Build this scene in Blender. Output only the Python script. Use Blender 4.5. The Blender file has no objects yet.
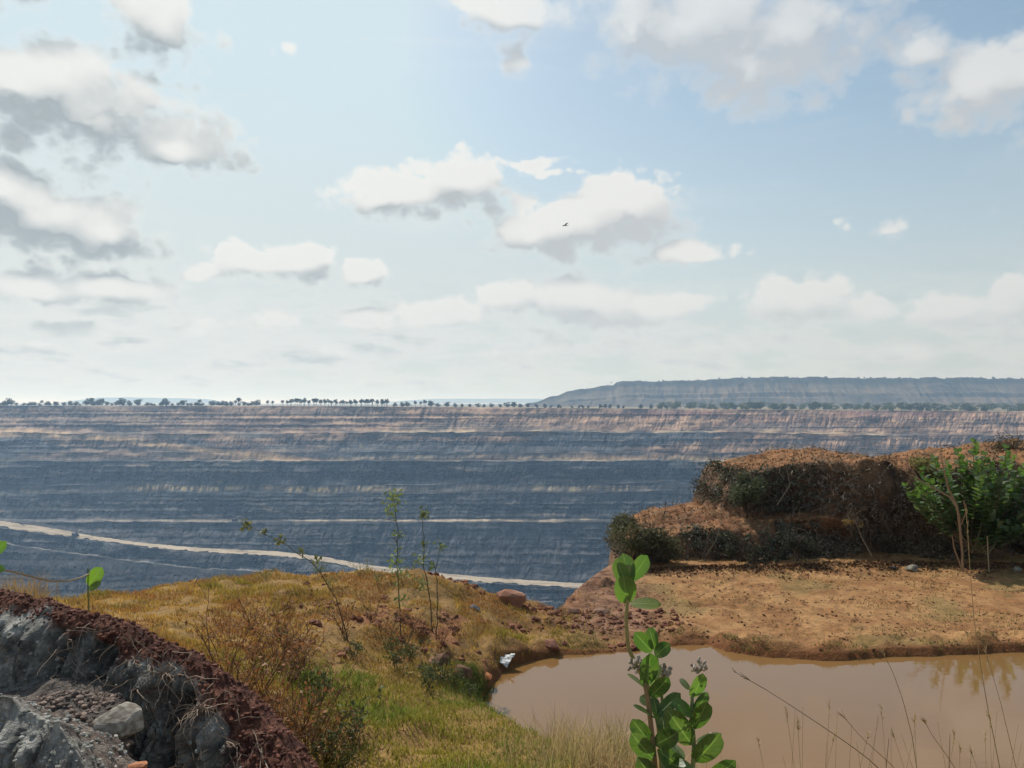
import bpy, math, random
import numpy as np

R = math.radians
SC = bpy.context.scene
COL = SC.collection

# ------------------------------------------------------------------ camera
F = 769.0          # focal length in pixels of a 1024 wide frame
EYE = 3.0          # eye height above the pond surface (z = 0)
YH = 403.0         # horizon row
cam = bpy.data.cameras.new('camera')
cam.sensor_width = 36.0
cam.lens = 36.0 * F / 1024.0
cam.shift_y = (YH - 384.0) / 1024.0
cam.clip_start = 0.05
cam.clip_end = 60000.0
co = bpy.data.objects.new('camera', cam)
co.location = (0, 0, EYE)
co.rotation_euler = (R(90), 0, 0)
COL.objects.link(co)
SC.camera = co

SUN_EL, SUN_ROT = 46.0, -33.0
SUN = np.array([math.sin(R(SUN_ROT)) * math.cos(R(SUN_EL)), math.cos(R(SUN_ROT)) * math.cos(R(SUN_EL)), math.sin(R(SUN_EL))])

SC.view_settings.view_transform = 'Standard'
SC.view_settings.look = 'None'
SC.view_settings.gamma = 1.0
SC.view_settings.use_curve_mapping = False
SC.view_settings.exposure = 0.35
SC.cycles.max_bounces = 6
SC.cycles.diffuse_bounces = 3
SC.cycles.glossy_bounces = 3
SC.cycles.transmission_bounces = 4
SC.cycles.volume_bounces = 1
SC.cycles.transparent_max_bounces = 8
SC.cycles.use_denoising = True

# ------------------------------------------------------------------ world: sky with clouds
world = bpy.data.worlds.new('World')
SC.world = world
world.use_nodes = True


class NT:
    """short-hand for node trees"""
    def __init__(s, tree):
        s.t = tree

    def n(s, typ, **kw):
        nd = s.t.nodes.new(typ)
        for k, v in kw.items():
            setattr(nd, k, v)
        return nd

    def put(s, sock, v):
        if isinstance(v, bpy.types.NodeSocket):
            s.t.links.new(v, sock)
        elif v is not None:
            if hasattr(sock, 'default_value'):
                try:
                    sock.default_value = v
                except Exception:
                    if sock.type == 'RGBA':
                        sock.default_value = tuple(v) + (1,) if len(v) == 3 else v
                    else:
                        raise

    def m(s, op, a, b=None, c=None, clamp=False):
        nd = s.n('ShaderNodeMath', operation=op, use_clamp=clamp)
        for i, v in enumerate((a, b, c)):
            if v is not None:
                s.put(nd.inputs[i], v)
        return nd.outputs[0]

    def v(s, op, a, b=None, c=None):
        nd = s.n('ShaderNodeVectorMath', operation=op)
        for i, x in enumerate((a, b, c)):
            if x is not None:
                s.put(nd.inputs[i], x)
        return nd.outputs['Value'] if op in ('LENGTH', 'DOT_PRODUCT', 'DISTANCE') else nd.outputs['Vector']

    def noise(s, vec, scale, detail=4.0, rough=0.55, dist=0.0, dim='3D', col=False):
        nd = s.n('ShaderNodeTexNoise', noise_dimensions=dim)
        s.put(nd.inputs['Vector'], vec)
        nd.inputs['Scale'].default_value = scale
        nd.inputs['Detail'].default_value = detail
        nd.inputs['Roughness'].default_value = rough
        nd.inputs['Distortion'].default_value = dist
        return nd.outputs['Color' if col else 'Fac']

    def rng(s, val, a, b, c=0.0, d=1.0, smooth=True):
        nd = s.n('ShaderNodeMapRange', interpolation_type='SMOOTHSTEP' if smooth else 'LINEAR', clamp=True)
        s.put(nd.inputs[0], val)
        for i, x in enumerate((a, b, c, d)):
            s.put(nd.inputs[i + 1], x)
        return nd.outputs[0]

    def mix(s, f, a, b, blend='MIX'):
        nd = s.n('ShaderNodeMix', data_type='RGBA', blend_type=blend)
        s.put(nd.inputs[0], f)
        for k, x in ((6, a), (7, b)):
            if isinstance(x, (tuple, list)) and len(x) == 3:
                x = tuple(x) + (1.0,)
            s.put(nd.inputs[k], x)
        return nd.outputs[2]


def azel(px, py):
    u, w = (px - 512) / F, (YH - py) / F
    return math.atan(u), math.atan(w / math.sqrt(1 + u * u))


# cumulus bodies: centre, half width, half height (read off the photograph, turned into compass direction and elevation)
CLOUDS = [
    (70, 118, 150, 52), (10, 85, 110, 45), (165, 150, 60, 24), (45, 215, 95, 42), (110, 225, 55, 30), (0, 185, 60, 36),
    (110, 283, 60, 22), (40, 288, 60, 18), (152, 18, 62, 32, 0.4), (275, 45, 24, 17, 0.85),
    (405, 200, 78, 24), (455, 186, 52, 28), (370, 205, 40, 16), (585, 222, 90, 34), (625, 205, 55, 30), (530, 232, 50, 22), (680, 252, 48, 13),
    (280, 268, 58, 20), (300, 258, 36, 16), (364, 278, 32, 16), (196, 272, 22, 9),
    (514, 302, 31, 21, 0.3), (592, 306, 58, 28, 0.3), (674, 304, 36, 17, 0.3), (440, 316, 46, 13, 0.3), (372, 320, 34, 11, 0.3),
    (796, 302, 62, 26, 0.3), (862, 312, 36, 18, 0.35), (950, 306, 42, 22, 0.35), (1016, 300, 40, 26, 0.35), (870, 226, 46, 22, 0.9),
    (700, 20, 115, 56), (800, 30, 105, 50), (750, 70, 55, 42), (640, 25, 50, 48), (925, 45, 45, 26), (985, 82, 90, 42), (1040, 70, 70, 44),
    (530, 161, 62, 6, 0.6), (560, 168, 34, 5, 0.6), (150, 80, 60, 7, 0.75), (520, 12, 58, 20), (512, 60, 20, 22, 0.75),
    (190, 328, 50, 12, 0.6), (275, 322, 30, 12, 0.6), (560, 350, 120, 14, 0.6), (350, 350, 90, 10, 0.6), (720, 340, 90, 13, 0.6), (900, 345, 100, 12, 0.6), (60, 330, 60, 10, 0.6), (45, 347, 22, 8, 0.6),
    (-120, 150, 120, 50), (-150, 260, 100, 36), (1180, 180, 110, 40), (1200, 300, 120, 34), (300, -110, 140, 50), (-60, -60, 130, 60), (900, -120, 160, 60),
]


def build_cloud_field():
    """node group: direction -> cloud thickness"""
    g = bpy.data.node_groups.new('cloud_field', 'ShaderNodeTree')
    g.interface.new_socket('P', in_out='INPUT', socket_type='NodeSocketVector')
    g.interface.new_socket('Dir', in_out='INPUT', socket_type='NodeSocketVector')
    g.interface.new_socket('Field', in_out='OUTPUT', socket_type='NodeSocketFloat')
    g.interface.new_socket('Body', in_out='OUTPUT', socket_type='NodeSocketFloat')
    T = NT(g)
    gi = T.n('NodeGroupInput')
    go = T.n('NodeGroupOutput')
    P, D = gi.outputs['P'], gi.outputs['Dir']
    w1 = T.noise(D, 9.0, 3.0, 0.55, col=True)
    w = T.v('MULTIPLY_ADD', w1, (0.10, 0.05, 0.0), (-0.05, -0.025, 0.0))
    Q = T.v('ADD', P, w)
    acc = None
    for (cx, cy, rx, ry, *thin) in CLOUDS:
        a, e = azel(cx, cy)
        k = math.cos(a)
        sx, sy = F / (rx * 1.15 * k), F / (ry * 1.2 * k)
        d = T.v('MULTIPLY_ADD', Q, (sx, sy, 0.0), (-a * sx, -e * sy, thin[0] if thin else 0.0))
        L = T.v('LENGTH', d)
        if acc is None:
            acc = L
        else:
            nd = T.n('ShaderNodeMath', operation='SMOOTH_MIN')
            T.put(nd.inputs[0], acc)
            T.put(nd.inputs[1], L)
            nd.inputs[2].default_value = 0.35
            acc = nd.outputs[0]
    body = T.m('MULTIPLY_ADD', acc, -1.15, 1.20)
    body = T.m('MAXIMUM', body, -1.0)
    mq = T.n('ShaderNodeMapping')
    T.put(mq.inputs[0], D)
    mq.inputs['Scale'].default_value = (1.0, 1.0, 1.25)
    f1 = T.noise(mq.outputs[0], 9.0, 4.0, 0.55)
    wv = T.v('MULTIPLY_ADD', T.noise(D, 40.0, 2.0, 0.5, col=True), (0.02, 0.02, 0.02), mq.outputs[0])
    vo = T.n('ShaderNodeTexVoronoi', feature='F1')
    T.put(vo.inputs['Vector'], wv)
    vo.inputs['Scale'].default_value = 24.0
    vo.inputs['Detail'].default_value = 2.5
    vo.inputs['Roughness'].default_value = 0.55
    puff = T.m('MULTIPLY_ADD', vo.outputs['Distance'], -0.72, 0.66)
    f = T.m('ADD', T.m('MULTIPLY_ADD', f1, 1.3, -0.62), puff)
    T.put(go.inputs[1], T.m('ADD', body, T.m('MULTIPLY_ADD', f1, 0.9, -0.45)))
    T.put(go.inputs[0], T.m('ADD', body, f))
    return g


def build_world():
    t = world.node_tree
    t.nodes.clear()
    T = NT(t)
    out = T.n('ShaderNodeOutputWorld')
    bg = T.n('ShaderNodeBackground')
    t.links.new(bg.outputs[0], out.inputs[0])
    sky = T.n('ShaderNodeTexSky', sky_type='NISHITA', sun_disc=False, sun_elevation=R(SUN_EL), sun_rotation=R(SUN_ROT),
              air_density=1.0, dust_density=1.5, ozone_density=1.0, altitude=100.0)
    tc = T.n('ShaderNodeTexCoord')
    D = T.v('NORMALIZE', tc.outputs['Generated'])
    sep = T.n('ShaderNodeSeparateXYZ')
    T.put(sep.inputs[0], D)
    X, Y, Z = sep.outputs
    az = T.m('ARCTAN2', X, Y)
    el = T.m('ARCSINE', Z)
    cmb = T.n('ShaderNodeCombineXYZ')
    T.put(cmb.inputs[0], az)
    T.put(cmb.inputs[1], el)
    P = cmb.outputs[0]
    grp = build_cloud_field()

    def field(off):
        g = T.n('ShaderNodeGroup')
        g.node_tree = grp
        T.put(g.inputs['P'], T.v('ADD', P, (off[0], off[1], 0)) if off != (0, 0) else P)
        T.put(g.inputs['Dir'], T.v('ADD', D, (off[0], 0, off[1])) if off != (0, 0) else D)
        return g.outputs
    f0, b0 = field((0, 0))
    f1, b1 = field((-0.008, 0.030))
    # undersides look away from the light, the tops catch it
    under = T.rng(T.m('SUBTRACT', b1, b0), -0.62, 0.18)
    fine = T.rng(T.m('SUBTRACT', f1, f0), -0.25, 0.55)
    soft = T.m('MULTIPLY', T.rng(el, 0.27, 0.42), T.rng(az, -0.10, 0.12))
    width = T.m('MAXIMUM', T.m('MULTIPLY_ADD', under, 0.50, 0.36), T.m('MULTIPLY', soft, 0.9))
    dens = T.rng(f0, -0.05, width)
    dens = T.m('MULTIPLY', dens, T.m('MULTIPLY_ADD', soft, -0.22, 1.0))
    thick = T.rng(f0, 0.02, 0.60)
    sh = T.m('MULTIPLY', T.m('ADD', T.m('MULTIPLY_ADD', fine, 0.50, T.m('MULTIPLY', under, 0.80)), 0.10, clamp=True), thick)
    # glow around the sun
    dotp = T.v('DOT_PRODUCT', D, tuple(SUN))
    glow = T.rng(dotp, 0.25, 0.98)
    # low band of distant stratus
    mp = T.n('ShaderNodeMapping')
    T.put(mp.inputs[0], P)
    mp.inputs['Scale'].default_value = (1.0, 3.4, 1.0)
    lown = T.noise(mp.outputs[0], 9.0, 6.0, 0.6)
    low = T.m('MULTIPLY', T.rng(lown, 0.36, 0.62), T.m('MULTIPLY', T.rng(el, 0.0, 0.03), T.rng(el, 0.20, 0.07)))
    # high thin cirrus
    mp2 = T.n('ShaderNodeMapping')
    T.put(mp2.inputs[0], P)
    mp2.inputs['Scale'].default_value = (1.0, 5.0, 1.0)
    mp2.inputs['Rotation'].default_value = (0, 0, R(22))
    cir = T.noise(mp2.outputs[0], 3.2, 7.0, 0.62, 0.6)
    cir = T.m('MULTIPLY', T.rng(cir, 0.52, 0.86), 0.30)
    veil = T.rng(el, 0.42, 0.04, 0.12, 0.82)
    veil = T.m('ADD', veil, T.m('MULTIPLY', T.rng(dotp, 0.45, 0.95), 0.12), clamp=True)
    c_sky = T.mix(1.0, sky.outputs[0], (SKYMUL * 0.97, SKYMUL * 1.06, SKYMUL * 0.97), 'MULTIPLY')
    c_sky = T.mix(1.0, c_sky, (0.50, 0.63, 0.70), 'DARKEN')
    white = T.mix(glow, (0.60, 0.60, 0.58), (0.72, 0.72, 0.69))
    grey = T.mix(T.rng(az, 0.35, -0.5), (0.45, 0.465, 0.475), (0.31, 0.35, 0.37))
    hz = T.mix(T.rng(az, 0.7, -0.7), (0.44, 0.475, 0.475), (0.57, 0.595, 0.565))
    c = T.mix(veil, c_sky, hz)
    c = T.mix(cir, c, white)
    c = T.mix(T.m('MULTIPLY', low, 0.55), c, T.mix(T.rng(lown, 0.5, 0.7), white, grey))
    cc = T.mix(sh, white, grey)
    c = T.mix(T.m('MULTIPLY', dens, T.rng(el, 0.0, 0.20, 0.30, 0.97)), c, cc)
    t.links.new(c, bg.inputs[0])
    bg.inputs[1].default_value = 1.0
    world.cycles.sampling_method = 'MANUAL'
    world.cycles.sample_map_resolution = 256


SKYMUL = 0.10
build_world()

sl = bpy.data.lights.new('sun', 'SUN')
sl.energy = 3.6
sl.angle = R(0.53)
sl.color = (1.0, 0.95, 0.87)
so = bpy.data.objects.new('sun', sl)
so.rotation_euler = (R(90 - SUN_EL), 0, R(180 - SUN_ROT))
so.location = (0, 0, 50)
COL.objects.link(so)

# ------------------------------------------------------------------ helpers
rs = np.random.RandomState(7)
random.seed(7)


def hsh(ix, iy, iz, seed):
    h = (ix.astype(np.int64) * 374761393 + iy.astype(np.int64) * 668265263 + iz.astype(np.int64) * 2147483647 + seed * 974711) & 0xffffffff
    h = ((h ^ (h >> 13)) * 1274126177) & 0xffffffff
    h = ((h ^ (h >> 16)) * 2246822519) & 0xffffffff
    return ((h ^ (h >> 15)) & 0xffffff) / float(0xffffff)


def vn(x, y, z=None, seed=0):
    """value noise, 0..1"""
    x = np.asarray(x, float)
    y = np.asarray(y, float) + 0 * x
    z = (0 * x) if z is None else np.asarray(z, float) + 0 * x
    ix, iy, iz = np.floor(x), np.floor(y), np.floor(z)
    fx, fy, fz = x - ix, y - iy, z - iz
    fx, fy, fz = [q * q * (3 - 2 * q) for q in (fx, fy, fz)]
    r = 0
    for dx in (0, 1):
        for dy in (0, 1):
            for dz in (0, 1):
                r = r + hsh(ix + dx, iy + dy, iz + dz, seed) * (fx if dx else 1 - fx) * (fy if dy else 1 - fy) * (fz if dz else 1 - fz)
    return r


def fbm(x, y, z=None, oct=4, seed=0, gain=0.5):
    a, s, r, k = 1.0, 0.0, 0.0, 1.0
    for i in range(oct):
        r = r + a * vn(np.asarray(x) * k, np.asarray(y) * k, None if z is None else np.asarray(z) * k, seed + i * 17)
        s += a
        a *= gain
        k *= 2.03
    return r / s


def ss(a, b, x):
    t = np.clip((np.asarray(x, float) - a) / (b - a), 0, 1)
    return t * t * (3 - 2 * t)


def lerp(a, b, t):
    return a + (b - a) * t


def mixc(c, d, t):
    t = np.asarray(t)[..., None]
    return np.asarray(c) * (1 - t) + np.asarray(d) * t


def P(px, py, D):
    """pixel at forward distance D -> world"""
    return np.array([(px - 512.0) / F * D, D, EYE - (py - YH) / F * D])


def topx(p):
    p = np.asarray(p, float)
    return 512 + F * p[..., 0] / np.maximum(p[..., 1], 1e-3), YH - F * (p[..., 2] - EYE) / np.maximum(p[..., 1], 1e-3)


def mesh_np(name, verts, faces, col=None, smooth=False, uv=None, mats=None, midx=None):
    """faces: list of (n,k) int arrays"""
    me = bpy.data.meshes.new(name)
    verts = np.asarray(verts, np.float32).reshape(-1, 3)
    faces = [np.asarray(f, np.int32) for f in (faces if isinstance(faces, list) else [faces]) if len(f)]
    loops = np.concatenate([f.ravel() for f in faces]) if faces else np.zeros(0, np.int32)
    tot = np.concatenate([np.full(len(f), f.shape[1], np.int32) for f in faces]) if faces else np.zeros(0, np.int32)
    me.vertices.add(len(verts))
    me.vertices.foreach_set('co', verts.ravel())
    me.loops.add(len(loops))
    me.loops.foreach_set('vertex_index', loops)
    me.polygons.add(len(tot))
    st = np.concatenate([[0], np.cumsum(tot)[:-1]]).astype(np.int32)
    me.polygons.foreach_set('loop_start', st)
    me.polygons.foreach_set('loop_total', tot)
    me.polygons.foreach_set('use_smooth', np.full(len(tot), smooth, bool))
    me.update(calc_edges=True)
    if col is not None:
        a = me.color_attributes.new('Col', 'FLOAT_COLOR', 'POINT')
        c = np.ones((len(verts), 4), np.float32)
        c[:, :3] = np.clip(col, 0, 1)
        a.data.foreach_set('color', c.ravel())
    if uv is not None:
        l = me.uv_layers.new(name='UVMap')
        l.data.foreach_set('uv', np.asarray(uv, np.float32)[loops].ravel())
    me.validate()
    return me


def link(name, me, mat=None, parent=None):
    o = bpy.data.objects.new(name, me)
    COL.objects.link(o)
    if mat is not None and me is not None and not me.materials:
        for m_ in (mat if isinstance(mat, (list, tuple)) else [mat]):
            me.materials.append(m_)
    if parent is not None:
        o.parent = parent
    return o


def tag(o, label, cat, group=None, kind=None):
    if label:
        o['label'] = label
    if cat:
        o['category'] = cat
    if group:
        o['group'] = group
    if kind:
        o['kind'] = kind
    return o


def thing(name, label, cat, loc=(0, 0, 0), group=None):
    o = bpy.data.objects.new(name, None)
    o.location = tuple(float(q) for q in loc)
    o.empty_display_size = 0.1
    COL.objects.link(o)
    return tag(o, label, cat, group)


def struct(name, me, mat):
    o = link(name, me, mat)
    o['kind'] = 'structure'
    return o


def grid_faces(nr, nc):
    i = np.arange(nr * nc).reshape(nr, nc)
    return np.stack([i[:-1, :-1], i[:-1, 1:], i[1:, 1:], i[1:, :-1]], -1).reshape(-1, 4)


class MB:
    """collects geometry in world or local space; build() links ONE mesh object"""
    def __init__(s):
        s.v, s.f, s.c, s.u, s.n = [], {}, [], [], 0

    def add(s, v, f, c=(1, 1, 1), uv=None):
        v = np.asarray(v, float).reshape(-1, 3)
        for q in (f if isinstance(f, list) else [f]):
            q = np.asarray(q, int)
            if len(q):
                s.f.setdefault(q.shape[1], []).append(q + s.n)
        c = np.asarray(c, float)
        s.c.append(np.broadcast_to(c, (len(v), 3)))
        s.u.append(np.zeros((len(v), 2)) if uv is None else uv)
        s.v.append(v)
        s.n += len(v)

    def tube(s, pts, rad, sides=4, col=(1, 1, 1), cap=True):
        pts = np.asarray(pts, float)
        n = len(pts)
        rad = np.broadcast_to(np.asarray(rad, float), (n,))
        t = np.gradient(pts, axis=0)
        t /= np.linalg.norm(t, axis=1)[:, None] + 1e-9
        up = np.array([0.31, 0.2, 0.93]) if abs(t[:, 2]).mean() < 0.8 else np.array([0.95, 0.3, 0.05])
        a = np.cross(t, up)
        a /= np.linalg.norm(a, axis=1)[:, None] + 1e-9
        b = np.cross(t, a)
        th = np.arange(sides) * 2 * np.pi / sides
        v = pts[:, None] + rad[:, None, None] * (np.cos(th)[None, :, None] * a[:, None] + np.sin(th)[None, :, None] * b[:, None])
        i = np.arange(n * sides).reshape(n, sides)
        j = np.roll(i, -1, axis=1)
        q = np.stack([i[:-1], j[:-1], j[1:], i[1:]], -1).reshape(-1, 4)
        fs = [q]
        if cap and sides > 2:
            fs += [i[-1][None, :], i[0][::-1][None, :]]
        s.add(v.reshape(-1, 3), fs, col)

    def box(s, c, size, col=(1, 1, 1), rot=None, taper=1.0):
        h = np.asarray(size, float) / 2
        k = np.array([[x, y, z] for z in (-1, 1) for y in (-1, 1) for x in (-1, 1)], float)
        k[4:, :2] *= taper
        v = k * h
        if rot is not None:
            v = v @ np.asarray(rot).T
        s.add(v + np.asarray(c, float), np.array([[0, 2, 3, 1], [4, 5, 7, 6], [0, 1, 5, 4], [2, 6, 7, 3], [0, 4, 6, 2], [1, 3, 7, 5]]), col)

    def mesh(s, name, smooth=False):
        return mesh_np(name, np.concatenate(s.v) if s.v else np.zeros((0, 3)), [np.concatenate(q) for q in s.f.values()],
                       np.concatenate(s.c) if s.c else None, smooth, np.concatenate(s.u) if s.u else None)

    def build(s, name, mat, parent=None, smooth=False):
        return link(name, s.mesh(name, smooth), mat, parent)


def rotz(a):
    c, s_ = math.cos(a), math.sin(a)
    return np.array([[c, -s_, 0], [s_, c, 0], [0, 0, 1.0]])


def roty(a):
    c, s_ = math.cos(a), math.sin(a)
    return np.array([[c, 0, s_], [0, 1, 0], [-s_, 0, c]])


def rotx(a):
    c, s_ = math.cos(a), math.sin(a)
    return np.array([[1, 0, 0], [0, c, -s_], [0, s_, c]])


# ------------------------------------------------------------------ materials
def mat_col(name, rough=0.9, noise_scale=None, noise_amt=0.25, bump=0.0, bump_scale=30.0, transl=0.0, spec=0.2, bump_dist=0.02, stretch=None):
    m = bpy.data.materials.new(name)
    m.use_nodes = True
    t = m.node_tree
    T = NT(t)
    b = t.nodes['Principled BSDF']
    b.inputs['Roughness'].default_value = rough
    b.inputs['Specular IOR Level'].default_value = spec
    at = T.n('ShaderNodeAttribute', attribute_name='Col')
    c = at.outputs['Color']
    g = T.n('ShaderNodeNewGeometry').outputs['Position']
    if stretch:
        mp = T.n('ShaderNodeMapping')
        T.put(mp.inputs[0], g)
        mp.inputs['Scale'].default_value = stretch
        g = mp.outputs[0]
    if noise_scale:
        n = T.noise(g, noise_scale, 6.0, 0.65)
        k = T.rng(n, 0.25, 0.75, 1 - noise_amt, 1 + noise_amt, False)
        cmb = T.n('ShaderNodeCombineXYZ')
        for i in range(3):
            T.put(cmb.inputs[i], k)
        c = T.mix(1.0, c, cmb.outputs[0], 'MULTIPLY')
    t.links.new(c, b.inputs['Base Color'])
    if bump:
        bn = T.n('ShaderNodeBump')
        bn.inputs['Strength'].default_value = bump
        bn.inputs['Distance'].default_value = bump_dist
        T.put(bn.inputs['Height'], T.noise(g, bump_scale, 5.0, 0.65))
        t.links.new(bn.outputs[0], b.inputs['Normal'])
    if transl:
        o = t.nodes['Material Output']
        tr = T.n('ShaderNodeBsdfTranslucent')
        t.links.new(c, tr.inputs[0])
        mx = T.n('ShaderNodeMixShader')
        mx.inputs[0].default_value = transl
        t.links.new(b.outputs[0], mx.inputs[1])
        t.links.new(tr.outputs[0], mx.inputs[2])
        t.links.new(mx.outputs[0], o.inputs[0])
    return m


M_ground = mat_col('soil_and_mud', 0.95, 14.0, 0.4, 0.8, 34.0, bump_dist=0.03)
M_mound = mat_col('earth_mound', 0.95, 14.0, 0.4, 0.8, 30.0, bump_dist=0.03)
M_clay = mat_col('grey_clay', 0.95, 40.0, 0.6, 1.0, 70.0, bump_dist=0.03)
M_pit = mat_col('pit_rock', 0.95, 0.10, 0.3, 0.6, 0.16, bump_dist=2.5, stretch=(1.0, 0.5, 0.7))
M_plain = mat_col('plain_soil', 0.95, 0.01, 0.3)
M_road = mat_col('dusty_road', 0.95, 0.3, 0.2)
M_heap = mat_col('spoil_rock', 0.95, 0.02, 0.35, 0.5, 0.03, bump_dist=6.0)
M_grass = mat_col('grass_blades', 0.7, None, 0, 0, 0, 0.4, 0.2)
M_leaf_s = mat_col('small_leaves', 0.6, None, 0, 0, 0, 0.35, 0.25)
M_twig = mat_col('dry_twigs', 0.9, 60.0, 0.3)
M_stone = mat_col('stones', 0.9, 30.0, 0.35, 0.6, 60.0, bump_dist=0.01)
M_tree = mat_col('tree_leaves', 0.7, None, 0, 0, 0, 0.25, 0.2)
M_bark = mat_col('bark', 0.9, 2.0, 0.3)
M_paint = mat_col('dusty_paint', 0.6, 2.0, 0.2)
M_feather = mat_col('feathers', 0.8)
M_scrap = mat_col('plastic_scrap', 0.5, 30.0, 0.12)
M_stem = mat_col('plant_stem', 0.6, 80.0, 0.2)
M_flower = mat_col('flower_buds', 0.7)


def mat_milkleaf():
    m = bpy.data.materials.new('milkweed_leaf')
    m.use_nodes = True
    t = m.node_tree
    T = NT(t)
    b = t.nodes['Principled BSDF']
    b.inputs['Roughness'].default_value = 0.42
    b.inputs['Specular IOR Level'].default_value = 0.35
    at = T.n('ShaderNodeAttribute', attribute_name='Col').outputs['Color']
    uv = T.n('ShaderNodeUVMap').outputs[0]
    sp = T.n('ShaderNodeSeparateXYZ')
    T.put(sp.inputs[0], uv)
    u, v = sp.outputs[0], sp.outputs[1]          # u along the leaf 0..1, v across -1..1
    av = T.m('ABSOLUTE', v)
    rib = T.rng(av, 0.10, 0.03)
    # side veins leave the midrib at an angle
    ph = T.m('SUBTRACT', T.m('MULTIPLY', u, 7.0), T.m('MULTIPLY', av, 1.6))
    fr = T.m('ABSOLUTE', T.m('SUBTRACT', T.m('FRACT', ph), 0.5))
    vein = T.m('MULTIPLY', T.rng(fr, 0.075, 0.02), 0.3)
    k = T.m('MAXIMUM', rib, vein)
    n = T.noise(T.n('ShaderNodeNewGeometry').outputs['Position'], 45.0, 4.0)
    base = T.mix(T.rng(n, 0.3, 0.7, 0.0, 0.35), at, (0.16, 0.20, 0.05))
    n2 = T.noise(T.n('ShaderNodeNewGeometry').outputs['Position'], 130.0, 3.0)
    base = T.mix(T.rng(n2, 0.63, 0.72, 0.0, 0.7), base, (0.20, 0.15, 0.05))
    n3 = T.noise(T.n('ShaderNodeNewGeometry').outputs['Position'], 14.0, 2.0)
    base = T.mix(T.rng(n3, 0.35, 0.65, 0.0, 0.35), base, (0.14, 0.17, 0.10))
    c = T.mix(T.m('MULTIPLY', k, 0.42), base, (0.28, 0.40, 0.16))
    t.links.new(c, b.inputs['Base Color'])
    bn = T.n('ShaderNodeBump')
    bn.inputs['Strength'].default_value = 0.4
    bn.inputs['Distance'].default_value = 0.004
    T.put(bn.inputs['Height'], T.m('SUBTRACT', 1.0, k))
    t.links.new(bn.outputs[0], b.inputs['Normal'])
    tr = T.n('ShaderNodeBsdfTranslucent')
    t.links.new(T.mix(1.0, c, (1.6, 1.9, 0.7), 'MULTIPLY'), tr.inputs[0])
    mx = T.n('ShaderNodeMixShader')
    mx.inputs[0].default_value = 0.35
    t.links.new(b.outputs[0], mx.inputs[1])
    t.links.new(tr.outputs[0], mx.inputs[2])
    t.links.new(mx.outputs[0], t.nodes['Material Output'].inputs[0])
    return m


M_mleaf = mat_milkleaf()


def mat_water():
    m = bpy.data.materials.new('muddy_water')
    m.use_nodes = True
    t = m.node_tree
    T = NT(t)
    b = t.nodes['Principled BSDF']
    g = T.n('ShaderNodeNewGeometry').outputs['Position']
    n = T.noise(g, 0.5, 4.0, 0.5)
    t.links.new(T.mix(n, (0.175, 0.092, 0.032), (0.22, 0.120, 0.046)), b.inputs['Base Color'])
    b.inputs['Roughness'].default_value = 0.04
    b.inputs['IOR'].default_value = 1.33
    b.inputs['Specular IOR Level'].default_value = 0.8
    bn = T.n('ShaderNodeBump')
    bn.inputs['Strength'].default_value = 0.05
    bn.inputs['Distance'].default_value = 0.01
    mp = T.n('ShaderNodeMapping')
    T.put(mp.inputs[0], g)
    mp.inputs['Scale'].default_value = (1.0, 2.2, 1.0)
    T.put(bn.inputs['Height'], T.noise(mp.outputs[0], 5.0, 3.0, 0.5))
    t.links.new(bn.outputs[0], b.inputs['Normal'])
    return m


M_water = mat_water()

# ------------------------------------------------------------------ near ground
POND = np.array([P(px, py, EYE * F / (py - YH))[:2] for px, py in
                 [(476, 722), (480, 700), (490, 684), (507, 670), (532, 661), (566, 655), (600, 653), (640, 651), (680, 646), (706, 645),
                  (730, 652), (760, 657), (800, 659), (850, 660), (900, 656), (960, 654), (1024, 652), (1150, 655)]]
                + [np.array(q) for q in [(12.0, 8.0), (11.0, 5.2), (7.0, 4.7), (4.0, 4.8), (2.0, 5.3), (1.0, 5.7), (0.45, 6.0)]]
                + [P(px, py, EYE * F / (py - YH))[:2] for px, py in [(560, 772), (530, 752), (500, 738)]])


def poly_sd(x, y, poly):
    """signed distance, positive inside"""
    d = np.full(x.shape, 1e9)
    ins = np.zeros(x.shape, bool)
    for i in range(len(poly)):
        a, b = poly[i], poly[(i + 1) % len(poly)]
        e = b - a
        t = np.clip(((x - a[0]) * e[0] + (y - a[1]) * e[1]) / (e @ e), 0, 1)
        d = np.minimum(d, np.hypot(x - a[0] - t * e[0], y - a[1] - t * e[1]))
        c = ((a[1] > y) != (b[1] > y)) & (x < (b[0] - a[0]) * (y - a[1]) / (b[1] - a[1] + 1e-12) + a[0])
        ins ^= c
    return np.where(ins, d, -d)


CTRL = [P(*q) for q in [
    (70, 600, 9.0), (150, 588, 9.5), (230, 578, 10.0), (300, 573, 10.3), (350, 575, 10.5), (420, 574, 10.5), (450, 580, 10.5), (480, 591, 10.6), (510, 600, 10.8), (555, 612, 11.0),
    (575, 592, 12.2), (600, 574, 13.6), (0, 612, 7.5),
    (150, 640, 5.2), (200, 640, 6.6), (300, 640, 7.4), (400, 640, 8.0), (400, 605, 9.3), (480, 635, 9.0), (300, 700, 5.8), (400, 720, 5.6), (480, 760, 5.0), (450, 690, 7.0),
    (460, 660, 8.2), (530, 635, 9.8), (600, 768, 4.4), (300, 768, 4.6), (240, 700, 5.0),
    (700, 600, 11.4), (850, 605, 11.3), (1000, 610, 11.2), (700, 572, 13.4), (850, 572, 13.4), (1000, 572, 13.4), (1150, 600, 12), (640, 620, 10.6), (600, 620, 10.8)]]
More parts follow.
